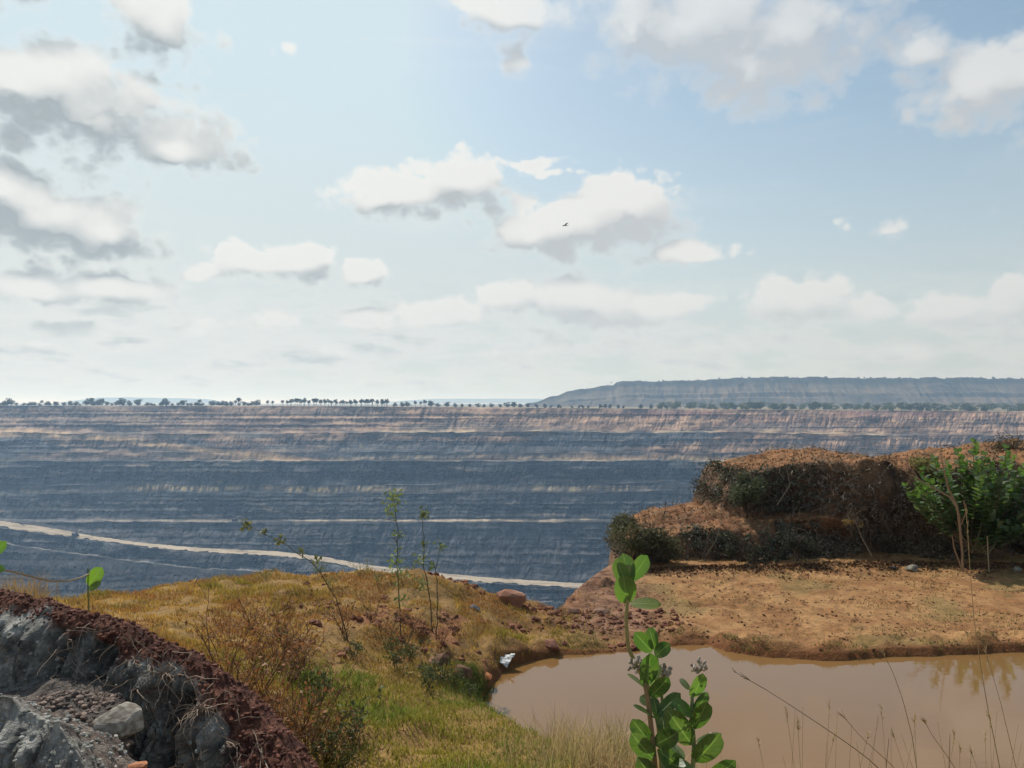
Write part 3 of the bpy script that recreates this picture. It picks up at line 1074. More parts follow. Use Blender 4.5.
for px in np.linspace(664, 1060, 92):
    px += rr_.uniform(-4, 4)
    place(right_trees[rr_.randrange(3)], rim_loc(px, rr_.choice([1012, 1030, 1080, 1150, 1250, 1350])), rr_.uniform(0, 6), rr_.uniform(.8, 1.5))
for px, d, s in [(736, 1250, .8), (741, 1240, 1.15)]:
    t_ = broadleaf('yellow_tree', 8.0, 8.5, 345, [0.32, 0.22, 0.03], [0.5, 0.36, 0.06], 'tree with bright yellow blossom below the spoil heap', 'tree', 'yellow blossoming trees', .1)
    t_.location = rim_loc(px, d)
    t_.scale = (s, s, s)

hb_ = broadleaf('heap_bush', 6.0, 9.0, 350, dk0, dk1, 'dark bush on the flat top edge of the spoil heap', 'bush', 'bushes on the spoil heap top', .05)
for k in range(58):
    px = 616 + k * 7.6 + rr_.uniform(-5, 5)
    yy_ = float(np.interp(px, [616, 640, 680, 694, 715, 745, 770, 830, 900, 1024, 1150], [382.5, 381, 381.2, 380.5, 379.2, 377.8, 377.2, 377.6, 377.8, 378, 378.5]))
    dd_ = 1900 + rr_.uniform(5, 60)
    place(hb_, ((px - 512) / F * dd_, dd_, EYE - (yy_ - YH) / F * 1900 - .8), rr_.uniform(0, 6), rr_.uniform(.5, 1.1))

# ------------------------------------------------------------------ machines on the pit roads
ST = (0.05, 0.05, 0.055)


def excavator(loc, rz, label, arm_up, body_col, arm_col):
    root = thing('excavator', label, 'excavator', loc)
    root.rotation_euler = (0, 0, rz)
    root.scale = (1.35, 1.35, 1.35)
    for s_ in (-1, 1):
        mb = MB()
        prof = [(-2.3, .5), (-2.0, .15), (2.0, .15), (2.3, .5), (2.0, 1.0), (-2.0, 1.0)]
        v = [(x, s_ * 1.35 + w, z) for w in (-.32, .32) for x, z in prof]
        mb.add(v, [np.array([[0, 1, 2, 3, 4, 5], [11, 10, 9, 8, 7, 6]]), np.array([[i, (i + 1) % 6, (i + 1) % 6 + 6, i + 6] for i in range(6)])], ST)
        mb.build('track', M_paint, root)
    mb = MB()
    mb.box((-.5, 0, 1.75), (4.0, 2.8, 1.2), body_col, taper=.95)
    mb.box((-1.9, 0, 1.75), (1.0, 2.5, 1.5), body_col, taper=.9)
    mb.box((0, 0, 1.1), (1.6, 1.6, .3), ST)
    mb.build('body', M_paint, root)
    mb = MB()
    mb.box((.7, .85, 2.9), (1.5, 1.0, 1.5), body_col, taper=.85)
    cab = mb.build('cab', M_paint, root)
    mb = MB()
    mb.box((.85, .85, 3.0), (1.42, 1.06, .8), (0.03, 0.04, 0.05), taper=.9)
    mb.build('window', M_paint, cab)
    e1 = np.array([4.2, -.3, 2.4 + 3.0 * arm_up])
    e2 = np.array([6.8, -.3, 1.6 + 1.2 * arm_up])
    mb = MB()
    mb.tube([(.8, -.3, 2.0), (2.6, -.3, 3.2 + 2.2 * arm_up), e1], [.38, .42, .28], 4, arm_col)
    mb.build('boom', M_paint, root)
    mb = MB()
    mb.tube([e1 + [-.5, 0, .3], e1, e2], [.18, .32, .22], 4, arm_col)
    arm = mb.build('arm', M_paint, root)
    mb = MB()
    prof = [(0, .3), (.5, 0), (.5, -.8), (-.1, -1.2), (-.8, -.9), (-.2, -.6)]
    v = [(e2[0] + x, e2[1] + w, e2[2] + z) for w in (-.6, .6) for x, z in prof]
    mb.add(v, [np.array([[0, 1, 2, 3, 4, 5], [11, 10, 9, 8, 7, 6]]), np.array([[i, (i + 1) % 6, (i + 1) % 6 + 6, i + 6] for i in range(6)])], ST)
    mb.build('bucket', M_paint, arm)
    return root


def road_top(px, py, lift):
    p = wall_point(px, py)
    return p + [0, 0, lift]


excavator(road_top(76, 537.0, .5), R(20), 'dark excavator with pale raised boom beside the long haul road', .55, (0.045, 0.05, 0.07), (0.45, 0.42, 0.38))
excavator(road_top(235, 521.6, .3), R(24), 'dark excavator on the level bench road above the haul road', .35, (0.05, 0.035, 0.05), (0.30, 0.26, 0.22))


def pickup(loc, rz):
    root = thing('pickup_truck', 'tiny white pickup truck on the level bench road', 'pickup', loc)
    root.rotation_euler = (0, 0, rz)
    W_ = (0.75, 0.75, 0.73)
    mb = MB()
    mb.box((0, 0, .75), (5.0, 1.8, .6), W_, taper=.97)
    mb.box((-1.5, .85, 1.2), (1.9, .08, .4), W_)
    mb.box((-1.5, -.85, 1.2), (1.9, .08, .4), W_)
    mb.box((-2.43, 0, 1.2), (.08, 1.6, .4), W_)
    mb.build('body', M_paint, root)
    mb = MB()
    mb.box((.4, 0, 1.42), (1.9, 1.65, .75), W_, taper=.8)
    cab = mb.build('cab', M_paint, root)
    mb = MB()
    mb.box((.4, 0, 1.45), (1.93, 1.68, .45), (0.03, 0.035, 0.04), taper=.86)
    mb.build('window', M_paint, cab)
    for x in (-1.5, 1.6):
        for y in (-.85, .85):
            mb = MB()
            mb.tube([(x, y - .12, .4), (x, y + .12, .4)], [.4, .4], 12, (0.03, 0.03, 0.03))
            mb.build('wheel', M_paint, root)


pickup(road_top(290, 521.8, .3), R(10))

# ------------------------------------------------------------------ earth mound on the right
MX = np.arange(1.2, 15.5, 0.04)
MY = np.arange(13.2, 20.2, 0.04)
mx, my = np.meshgrid(MX, MY)
n_a = fbm(mx * .8, my * .8, oct=4, seed=131) - .5
n_b = fbm(mx * 2.2, my * 2.2, oct=4, seed=132) - .5
low_top = np.interp(mx, [1.2, 1.75, 2.2, 2.7, 3.3, 4.2, 6.0, 7.0, 15], [-.3, 0.02, .16, .28, .48, .62, .74, .8, .8])
up_top = np.interp(mx, [3.6, 4.05, 4.35, 5.0, 5.6, 6.3, 7.1, 7.8, 8.6, 9.4, 10.4, 12, 13.5, 15.5], [.4, .75, 1.40, 1.62, 1.70, 1.86, 1.93, 1.72, 1.70, 1.82, 2.0, 2.1, 1.6, .4])
ylw = .9 * (fbm(mx * 1.1, 0 * mx, oct=3, seed=138) - .5)
yl = ylw + np.interp(mx, [1.2, 2.5, 4, 5.5, 7, 8, 15]
               , [14.3, 14.0, 14.15, 14.30, 14.65, 14.4, 14.2]) + .5 * n_a
yu = np.interp(mx, [3.5, 4.2, 5.5, 6.4, 7.2, 9, 15], [15.9, 15.9, 15.8, 15.5, 15.0, 14.8, 14.8]) + .7 * n_a
bk = ss(19.6, 18.2, my + .8 * n_a)
mz = -.3 + (low_top + .3) * ss(-.10, .75, my - yl + .6 * n_b)
up = ss(0, .34, my - yu + .35 * n_b)
mz = mz + np.maximum(up_top - low_top, 0) * up * (0.965 + .035 * ss(.4, 1.6, my - yu)) * ss(4.35, 4.85, mx + .4 * n_b)
mz = mz * bk + (-.9) * (1 - bk) + .22 * n_b * bk + .10 * (fbm(mx * 6, my * 6, oct=3, seed=133) - .5)
gzv = ground_z(mx, my, False)
lb_ = ss(1.75, 2.35, mx)
mz = mz * lb_ + (gzv - .35) * (1 - lb_)
mz = np.minimum(mz, gzv + 2.3)
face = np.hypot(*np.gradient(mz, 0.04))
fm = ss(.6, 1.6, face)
# the lower part of the right-hand face is eroded into a hollow under a shaggy lip
hol = ss(5.0, 6.6, mx) * np.exp(-((mz - .30) / .30) ** 2) * fm
my2 = my + .55 * hol - .18 * fm * np.exp(-((mz - 1.1) / .5) ** 2) * ss(6, 7, mx)
q = .35
dx3 = (fbm(mx * 3, my2 * 3, mz * 3, oct=3, seed=134) - .5)
my2 = my2 + dx3 * q * fm
mx2 = mx + (fbm(mx * 3, my2 * 3, mz * 3, oct=3, seed=135) - .5) * .2 * fm
vd = ss(.30, .56, fbm(mx * 1.6, my2, mz * 2.2, oct=4, seed=136))
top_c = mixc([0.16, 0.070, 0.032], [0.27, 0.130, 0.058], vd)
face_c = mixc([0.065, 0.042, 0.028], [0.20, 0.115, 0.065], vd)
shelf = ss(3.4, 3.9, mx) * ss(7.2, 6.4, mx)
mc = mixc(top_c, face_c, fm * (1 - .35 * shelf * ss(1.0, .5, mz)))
mc = mixc(mc, [0.16, 0.10, 0.055], ss(.5, .7, fbm(mx * 3, my * 3, oct=3, seed=137)) * (1 - fm) * .6)
MV = np.stack([mx2, my2, mz], -1)
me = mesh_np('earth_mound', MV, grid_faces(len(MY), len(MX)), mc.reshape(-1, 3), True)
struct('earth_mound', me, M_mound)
MN = np.zeros_like(MV)
du = np.gradient(MV, axis=1)
dv = np.gradient(MV, axis=0)
MN = np.cross(du, dv)
MN /= np.linalg.norm(MN, axis=2)[..., None] + 1e-9


def mound_sample(n, wfun, rng):
    w = np.clip(wfun(mx, my, mz, fm), 0, None).ravel()
    # weigh by true area
    w = w * np.linalg.norm(np.cross(du, dv), axis=2).ravel()
    i = rng.choice(len(w), n, p=w / w.sum())
    return MV.reshape(-1, 3)[i] + rng.normal(0, .02, (n, 3)), MN.reshape(-1, 3)[i]


def flakes(mb, p, size, c0, c1, rng, aspect=.5, up=0.0):
    n = len(p)
    a = rng.normal(size=(n, 3))
    a[:, 2] += up
    a /= np.linalg.norm(a, axis=1)[:, None]
    b = np.cross(a, rng.normal(size=(n, 3)))
    b /= np.linalg.norm(b, axis=1)[:, None] + 1e-9
    s = size * rng.uniform(.5, 1.4, (n, 1))
    v = np.stack([p - a * s, p + b * s * aspect, p + a * s, p - b * s * aspect], 1)
    col = np.asarray(c0) + (np.asarray(c1) - np.asarray(c0)) * rng.uniform(0, 1, (n, 1))
    mb.add(v.reshape(-1, 3), np.arange(4 * n).reshape(n, 4), np.repeat(col, 4, 0))


def twigs(mb, p, nrm, L, rad, c0, c1, rng, droop=.3, segs=4):
    for k in range(len(p)):
        d = nrm[k] + rng.normal(0, .7, 3)
        d /= np.linalg.norm(d)
        pts = [p[k]]
        l = L * rng.uniform(.4, 1.3) / segs
        for s_ in range(segs):
            pts.append(pts[-1] + d * l)
            d = d + rng.normal(0, .35, 3) + [0, 0, -droop]
            d /= np.linalg.norm(d)
        mb.tube(pts, np.linspace(rad, rad * .4, segs + 1) * rng.uniform(.6, 1.3), 3, np.asarray(c0) + (np.asarray(c1) - np.asarray(c0)) * rng.uniform(), cap=False)


rg = np.random.RandomState(21)
# dead creepers matted over the face of the mound
wf = lambda x, y, z, f: f * ss(-.1, .1, z) * ss(19, 17.5, y) * (1 - .75 * ss(3.7, 4.1, x) * ss(6.4, 6.0, x) * ss(.9, .7, z) * ss(.4, .6, z)) * (ss(.40, .58, fbm(x * 1.1, z * 1.6, oct=3, seed=141)) + .10)
mb = MB()
p, n_ = mound_sample(5200, wf, rg)
twigs(mb, p, n_, .40, .0048, (0.06, 0.045, 0.032), (0.34, 0.27, 0.20), rg, .2)
p, n_ = mound_sample(16000, wf, rg)
flakes(mb, p + n_ * rg.uniform(.04, .2, (len(p), 1)), .024, (0.16, 0.14, 0.11), (0.40, 0.36, 0.30), rg, .35)
p, n_ = mound_sample(26000, wf, rg)
flakes(mb, p + n_ * rg.uniform(0, .16, (len(p), 1)), .032, (0.045, 0.034, 0.022), (0.21, 0.145, 0.085), rg)
p, n_ = mound_sample(7000, lambda x, y, z, f: wf(x, y, z, f) * ss(6.4, 5.4, x), rg)
flakes(mb, p + n_ * rg.uniform(.05, .2, (len(p), 1)), .03, (0.04, 0.055, 0.03), (0.10, 0.12, 0.075), rg)
o = mb.build('dead_creepers', M_twig)
tag(o, 'dark matted dead creepers and twigs hanging over the mound face', 'creepers', kind='stuff')
# dry litter and stubble on the mound tops and at its foot
mb = MB()
p, n_ = mound_sample(5200, lambda x, y, z, f: (1 - f) * ss(.1, .3, z) * ss(18.6, 17.5, y), rg)
flakes(mb, p + [0, 0, .02], .03, (0.12, 0.07, 0.035), (0.34, 0.22, 0.11), rg)
p, n_ = mound_sample(900, lambda x, y, z, f: (1 - f) * ss(.1, .3, z) * ss(18, 17, y), rg)
twigs(mb, p, n_, .2, .005, (0.10, 0.07, 0.045), (0.3, 0.22, 0.14), rg, .2, 3)
xx = rg.uniform(2.2, 11.5, 4200)
yy = np.interp(xx, [1.2, 2.5, 4, 5.5, 7, 8, 15], [14.1, 13.8, 13.95, 14.05, 14.25, 14.1, 14.0]) - rg.exponential(.22, 4200)
pz = ground_z(xx, yy)
flakes(mb, np.stack([xx, yy, pz + .02], -1), .032, (0.06, 0.03, 0.018), (0.22, 0.12, 0.06), rg)
tag(mb.build('leaf_litter', M_twig), 'brown dry leaf litter on the mound tops and along its foot', 'leaf litter', kind='stuff')

# ------------------------------------------------------------------ grey clay bank with red topsoil, lower left
CR = np.array([P(px, py, D) for px, py, D in [(-420, 560, 4.9), (-200, 575, 4.8), (0, 592, 4.5), (50, 600, 4.35), (100, 613, 4.2), (150, 634, 4.05), (200, 664, 3.9), (240, 692, 3.75), (270, 728, 3.6), (292, 760, 3.45), (330, 830, 3.2)]])
seg = np.r_[0, np.cumsum(np.linalg.norm(np.diff(CR, axis=0), axis=1))]
S_ = np.arange(0, seg[-1], .012)
cl = np.stack([np.interp(S_, seg, CR[:, k]) for k in range(3)], -1)
pxs = 512 + F * cl[:, 0] / cl[:, 1]
# (outward, drop) profile: back slope, red top, lip, clay face, foot
prof = np.array([(-.45, .60), (-.14, .10), (-.05, .02), (0, 0), (.03, .015), (.06, .03), (.085, .06), (.105, .10), (.17, .40), (.32, .70), (.42, .95), (.7, 1.10), (1.2, 1.2)])
pl_ = np.r_[0, np.cumsum(np.linalg.norm(np.diff(prof, axis=0), axis=1))]
T_ = np.concatenate([np.linspace(0, pl_[3], 30, endpoint=False), np.arange(pl_[3], pl_[-1], .012)])
po, pdn = np.interp(T_, pl_, prof[:, 0]), np.interp(T_, pl_, prof[:, 1])
nrm2 = np.array([-.40, -.916])
# the outward direction opens from toward-the-camera to rightward along the bank
tn = np.gradient(cl[:, :2], axis=0)
tn /= np.linalg.norm(tn, axis=1)[:, None]
on_ = np.stack([tn[:, 1], -tn[:, 0]], -1)
k_ = np.ones(41) / 41
on_ = np.stack([np.convolve(np.pad(on_[:, i], 20, 'edge'), k_, 'valid') for i in range(2)], -1)
Ss, Tt = np.meshgrid(S_, T_)
pxg = np.interp(Ss, S_, pxs)
facem = ss(pl_[6], pl_[7] + .05, Tt)
redm = ss(pl_[0], pl_[1] * .8, Tt) * (1 - ss(pl_[6] - .02, pl_[7], Tt + .16 * (fbm(Ss * 5, Tt * 3, oct=3, seed=151) - .5) * 2))
# buttresses and dark gaps
cells = fbm(Ss * 2.1 + .25 * fbm(Ss * 2, Tt * 2, oct=2, seed=152), Tt * .35, oct=2, seed=153)
gap = np.exp(-((cells - .5) / .035) ** 2)
col1 = np.abs(fbm(Ss * 9 + .8 * fbm(Ss * 4, Tt * 3, oct=2, seed=154), Tt * 1.4, oct=3, seed=155) - .5) * 2
fine = fbm(Ss * 30, Tt * 12, oct=4, seed=156) - .5
Sw = Ss + .05 * (fbm(Ss * 3, Tt * 3.5, oct=3, seed=165) - .5)
fl1 = 1 - np.abs(fbm(Sw * 7.5, Tt * .55, oct=2, seed=166) - .5) * 4
fl2 = 1 - np.abs(fbm(Sw * 21, Tt * 1.3, oct=2, seed=167) - .5) * 4
ext = .07 * (fbm(Ss * 1.3, Tt * .6, oct=3, seed=157) - .5) - .10 * gap + .085 * np.clip(fl1, 0, 1) + .040 * np.clip(fl2, 0, 1) + .06 * fine
topn = .10 * (fbm(Ss * 6, Tt * 6, oct=4, seed=158) - .5)
# named gullies of the photograph
for gx, wd, dp in [(77, 7, .16), (122, 10, .20), (205, 6, .14), (248, 5, .10)]:
    ext = ext - dp * np.exp(-((pxg - gx - 8 * (Tt - pl_[7])) / wd) ** 2)
ext = ext + .035 * (fbm(Ss * 62, Tt * 40, oct=2, seed=168) - .5) + np.random.RandomState(5).normal(0, .0035, Ss.shape)
out_ = po[:, None] + ext * facem
bx_ = np.interp(Ss, S_, cl[:, 0]) + np.interp(Ss, S_, on_[:, 0]) * out_
by_ = np.interp(Ss, S_, cl[:, 1]) + np.interp(Ss, S_, on_[:, 1]) * out_
bz_ = np.interp(Ss, S_, cl[:, 2]) - pdn[:, None] + topn * (1 - facem) * ss(0, pl_[1], Tt) + .05 * (fbm(Ss * 12, Tt * 12, oct=3, seed=159) - .5) * facem
BV = np.stack([bx_, by_, bz_], -1)
nv = fbm(Ss * 7, Tt * 2.2, oct=4, seed=160)
nf = fbm(Ss * 26, Tt * 20, oct=3, seed=161)
clay = mixc([0.12, 0.118, 0.108], [0.50, 0.48, 0.43], ss(.34, .66, nv * .45 + nf * .35 + .2 * fbm(Ss * 40, Tt * 7, oct=3, seed=164)))
clay = mixc(clay, [0.10, 0.06, 0.035], ss(.58, .7, fbm(Ss * 3, Tt * 5, oct=3, seed=162)) * .6)
redc = mixc([0.08, 0.030, 0.022], [0.20, 0.085, 0.055], ss(.3, .7, nf))
bc = mixc(clay, redc, redm)
bc = mixc(bc, [0.13, 0.11, 0.10], ss(pl_[10] - .15, pl_[11], Tt) * .5)
struct('clay_bank', mesh_np('clay_bank', BV, grid_faces(len(T_), len(S_)), bc.reshape(-1, 3), False), M_clay)


def bank_at(px, t):
    i = int(np.argmin(np.abs(pxs - px)))
    j = int(np.argmin(np.abs(T_ - t)))
    return BV[j, i].copy()


# nearer buttress in the very corner of the picture
fo = np.array([P(px, py, D) for px, py, D in [(-260, 690, 3.0), (-60, 690, 2.95), (10, 700, 2.9), (50, 722, 2.85), (78, 755, 2.8), (100, 800, 2.7)]])
sg = np.r_[0, np.cumsum(np.linalg.norm(np.diff(fo, axis=0), axis=1))]
s2 = np.arange(0, sg[-1], .012)
c2 = np.stack([np.interp(s2, sg, fo[:, k]) for k in range(3)], -1)
t2 = np.arange(-.5, .9, .012)
A, B = np.meshgrid(s2, t2)
e2_ = .06 * (fbm(A * 58, B * 36, oct=2, seed=177) - .5) + np.random.RandomState(6).normal(0, .0035, A.shape) + .10 * np.clip(1 - np.abs(fbm(A * 8, B * .7, oct=2, seed=171) - .5) * 4, 0, 1) + .04 * np.clip(1 - np.abs(fbm(A * 22, B * 1.5, oct=2, seed=176) - .5) * 4, 0, 1) + .12 * (fbm(A * 22, B * 12, oct=4, seed=172) - .5)
bx_ = np.interp(A, s2, c2[:, 0]) + .15 * np.clip(B, 0, 1) + .2 * np.clip(B, 0, 1) ** 2
by_ = np.interp(A, s2, c2[:, 1]) - np.where(B < 0, B, .5 * B) * 1.0 - e2_ * ss(0, .1, B)
bz_ = np.interp(A, s2, c2[:, 2]) - np.where(B < 0, -.6 * B, B * .95) + .10 * (fbm(A * 10, B * 10, oct=4, seed=173) - .5)
n2_ = fbm(A * 22, B * 14, oct=4, seed=174)
c3 = mixc([0.12, 0.118, 0.108], [0.50, 0.48, 0.43], ss(.34, .66, n2_ * .6 + .4 * fbm(A * 40, B * 9, oct=3, seed=175)))
c3 = mixc(c3, [0.16, 0.10, 0.07], ss(.1, -.25, B) * .7)
struct('clay_bank_foot', mesh_np('clay_bank_foot', np.stack([bx_, by_, bz_], -1), grid_faces(len(t2), len(s2)), c3.reshape(-1, 3), False), M_clay)
FV = np.stack([bx_, by_, bz_], -1)
ki, kj = rg.randint(0, len(t2), 3000), rg.randint(0, len(s2), 3000)
FP = FV[ki, kj]


def rock_mesh(name, size, seed, c0, c1, sub=3, flat=.0, rough=.32):
    import bmesh
    bm = bmesh.new()
    bmesh.ops.create_icosphere(bm, subdivisions=sub, radius=1.0)
    v = np.array([q.co[:] for q in bm.verts])
    f = np.array([[q.index for q in fc.verts] for fc in bm.faces])
    bm.free()
    r = 1 + rough * 2 * (fbm(v[:, 0] * 1.3 + seed, v[:, 1] * 1.3, v[:, 2] * 1.3, oct=4, seed=seed) - .5)
    # chisel a few flat facets
    rng = np.random.RandomState(seed)
    v = v * r[:, None]
    for k in range(9):
        d = rng.normal(size=3)
        d /= np.linalg.norm(d)
        h = rng.uniform(.62, .85)
        s_ = v @ d
        v = v - np.where(s_ > h, s_ - h, 0)[:, None] * d * .85
    v = v * np.asarray(size)
    n = fbm(v[:, 0] * 9 / max(size), v[:, 1] * 9 / max(size), v[:, 2] * 9 / max(size), oct=4, seed=seed + 5)
    return mesh_np(name, v, f, mixc(c0, c1, ss(.3, .7, n)), False)


def rock(name, loc, size, seed, c0, c1, label, cat='rock', rz=0, tilt=0, group=None, sub=3):
    o_ = link(name, rock_mesh(name, size, seed, c0, c1, sub), M_stone)
    o_.location = tuple(float(q) for q in loc)
    o_.rotation_euler = (tilt, tilt * .5, rz)
    return tag(o_, label, cat, group)


rb_ = P(114, 722, 3.47)
rock('rock', rb_ + [0, 0.02, -.02], (.130, .11, .075), 3, (0.16, 0.13, 0.10), (0.38, 0.34, 0.28), 'big pale angular rock on the ledge of the grey clay bank', rz=.3, tilt=.12, sub=4)
# the ledge it lies on, with rubble
def ledge_z(x, y):
    px_ = 512 + F * x / y
    return 1.46 - .05 * ss(70, 20, px_) + .10 * ss(3.3, 3.8, y) - .05 * ss(3.2, 2.7, y) - .75 * ss(118, 158, px_) + .07 * (fbm(x * 7, y * 7, oct=4, seed=181) - .5)


lp, ly = np.meshgrid(np.linspace(-120, 165, 200), np.linspace(2.5, 4.0, 110))
lx = (lp - 512) / F * ly
lz = ledge_z(lx, ly)
lc = mixc([0.07, 0.06, 0.055], [0.24, 0.20, 0.17], fbm(lx * 14, ly * 14, oct=4, seed=182))
struct('rubble_ledge', mesh_np('rubble_ledge', np.stack([lx, ly, lz], -1), grid_faces(110, 200), lc.reshape(-1, 3), True), M_clay)
rock('brick_fragment', P(136, 757, 3.12) + [0, .02, -.05], (.045, .035, .022), 8, (0.30, 0.11, 0.05), (0.45, 0.20, 0.10), 'orange stone fragment lying in rubble below the pale rock', 'stone', rz=.5, sub=2)


def pebbles(name, pts, rad, c0, c1, label, rng, cat='rubble', squash=.7):
    import bmesh
    bm = bmesh.new()
    bmesh.ops.create_icosphere(bm, subdivisions=1, radius=1.0)
    v = np.array([q.co[:] for q in bm.verts])
    f = np.array([[q.index for q in fc.verts] for fc in bm.faces])
    bm.free()
    n = len(pts)
    R_ = rad * np.clip(np.exp(rng.normal(0, .6, n)), .3, 2.2)
    jit = 1 + rng.uniform(-.3, .3, (n, len(v), 1))
    sc = np.stack([np.ones(n), rng.uniform(.6, 1, n), np.full(n, squash)], -1)
    th = rng.uniform(0, 6.28, n)
    w = v[None] * jit * sc[:, None] * R_[:, None, None]
    x = w[..., 0] * np.cos(th)[:, None] - w[..., 1] * np.sin(th)[:, None]
    y = w[..., 0] * np.sin(th)[:, None] + w[..., 1] * np.cos(th)[:, None]
    w = np.stack([x, y, w[..., 2]], -1) + pts[:, None]
    ff = (f[None] + (np.arange(n) * len(v))[:, None, None]).reshape(-1, 3)
    col = np.asarray(c0) + (np.asarray(c1) - np.asarray(c0)) * rng.uniform(0, 1, (n, 1))
    me = mesh_np(name, w.reshape(-1, 3), ff, np.repeat(col, len(v), 0), False)
    return tag(link(name, me, M_stone), label, cat, kind='stuff')


# red clods along the top of the bank
ii = rg.randint(0, len(S_), 3600)
tt = rg.uniform(pl_[1] * .8, pl_[7] - .01, 3600)
jj_ = np.array([int(np.argmin(np.abs(T_ - q))) for q in tt])
pebbles('red_clods', BV[jj_, ii] + [0, 0, .003], .0078, (0.07, 0.026, 0.019), (0.215, 0.088, 0.058), 'dark red soil clods along the top of the clay bank', rg, 'soil clods')
qp = rg.uniform(-90, 150, 4200)
qy = rg.uniform(2.7, 3.85, 4200)
q1 = np.stack([(qp - 512) / F * qy, qy], -1)
qz = ledge_z(q1[:, 0], q1[:, 1])
pebbles('bank_rubble', np.c_[q1, qz + .003], .0095, (0.09, 0.07, 0.06), (0.34, 0.25, 0.20), 'grey and brown rubble on the ledge under the clay bank', rg)

ii = rg.randint(0, len(S_), 5200)
jj_ = rg.randint(int(np.argmin(np.abs(T_ - pl_[7]))), len(T_), 5200)
cp_ = np.concatenate([BV[jj_, ii] + rg.normal(0, .003, (5200, 3)), FP])
pebbles('clay_crumbs', cp_, .0065, (0.14, 0.135, 0.12), (0.46, 0.44, 0.39), 'grey clay crumbs clinging to the eroded bank face', rg, 'clay crumbs')
# dry roots hanging over the lip
mb = MB()
for k in range(240):
    px = rg.uniform(85, 285)
    i = int(np.argmin(np.abs(pxs - px)))
    j = int(np.argmin(np.abs(T_ - rg.uniform(pl_[4], pl_[8]))))
    p0 = BV[j, i] + [0, -.01, .01]
    dd_ = np.array([rg.normal(0, .5) + .2, -.5, rg.normal(-.1, .5)])
    pts = [p0]
    for s_ in range(5):
        pts.append(pts[-1] + dd_ / np.linalg.norm(dd_) * rg.uniform(.02, .055))
        dd_ = dd_ + rg.normal(0, .35, 3) + [0, 0, -.22]
    mb.tube(pts, np.linspace(.0032, .001, 6), 3, np.array([0.10, 0.07, 0.05]) + rg.uniform(0, 1) * np.array([.22, .17, .13]), cap=False)
tag(mb.build('hanging_roots', M_twig), 'thin dry roots hanging over the lip of the clay bank', 'roots', kind='stuff')
for (px, t_off, label) in [(226, .05, 'pale dead root tuft drooping over the clay bank lip, near its low end'), (182, .02, 'tangled dead root tuft lying on the red soil of the bank')]:
    b0 = bank_at(px, pl_[6] + t_off)
    mb = MB()
    for k in range(34):
        a = rg.uniform(0, 6.28)
        d = np.array([math.cos(a), math.sin(a) * .7 - .3, rg.uniform(.2, 1.0)])
        pts = [(0, 0, 0)]
        for s_ in range(6):
            pts.append(np.array(pts[-1]) + d / np.linalg.norm(d) * rg.uniform(.02, .035))
            d = d + rg.normal(0, .3, 3) + [0, -.05, -.38]
        mb.tube(pts, np.linspace(.003, .001, 7), 3, np.array([0.14, 0.10, 0.075]) + rg.uniform(0, 1) * np.array([.25, .2, .15]), cap=False)
    o = mb.build('root_tuft', M_twig)
    o.location = tuple(b0)
    tag(o, label, 'root tuft')

# ------------------------------------------------------------------ grass


def blades(mb, p, h, w, lean, c_base, c_tip, rng, bend=.5):
    """p (n,3); three triangles a blade"""
    n = len(p)
    th = rng.uniform(0, 2 * np.pi, n)
    d = np.stack([np.cos(th), np.sin(th), 0 * th], -1) * lean[:, None]
    ph = rng.uniform(0, 2 * np.pi, n)
    s = np.stack([np.cos(ph), np.sin(ph), 0 * ph], -1) * (w[:, None] * .5)
    up_ = np.array([0, 0, 1.0])
    m = p + up_ * h[:, None] * .55 + d * h[:, None] * .35
    t = p + up_ * h[:, None] * (1 - .25 * lean[:, None]) + d * h[:, None] * (1.0 + bend * 0)
    v = np.stack([p - s, p + s, m - s * .7, m + s * .7, t], 1)
    i = (np.arange(n) * 5)[:, None]
    f = np.concatenate([i + [0, 1, 3], i + [0, 3, 2], i + [2, 3, 4]])
    cm = (c_base + c_tip) / 2
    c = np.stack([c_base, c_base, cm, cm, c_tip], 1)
    mb.add(v.reshape(-1, 3), f, c.reshape(-1, 3))


rg = np.random.RandomState(33)
N = 420000
gx = rg.uniform(-9.5, 2.2, N)
gy = rg.uniform(3.3, 12.4, N)
gp = np.stack([gx, gy, 0 * gx], -1)
gp[:, 2] = ground_z(gx, gy)
gpx, gpy = topx(gp)
sd = poly_sd(gx, gy, POND)
n1 = fbm(gx * 1.2, gy * 1.2, oct=4, seed=201)
n2 = fbm(gx * 3.6, gy * 3.6, oct=4, seed=202)
bank_y = np.interp(gpx, [-300, 0, 100, 200, 290, 330], [585, 600, 618, 670, 760, 850])
red = ss(0.46, 0.58, fbm(gx * 1.3, gy * 1.3, oct=4, seed=51) * .6 + fbm(gx * 4, gy * 4, oct=4, seed=52) * .4) * ss(-2.6, -1.8, gx) * ss(1.2, .2, gx) * ss(6.8, 7.6, gy)
edge_d = edge_y(gx) - gy
pr = np.maximum(ss(.30, .50, n2), .6 * (gpy > 690)) * ss(-.02, .12, -sd) * ss(-.6, .05, edge_d) * (1 - .85 * red)
pr = pr * np.where(gpx > 470, ss(600, 520, gpx) * .85 + .03, 1)
pr = pr * np.where(gpy > bank_y + 6, .05, 1)
pr = pr * ((gpx > -60) & (gpx < 720) & (gpy < 830))
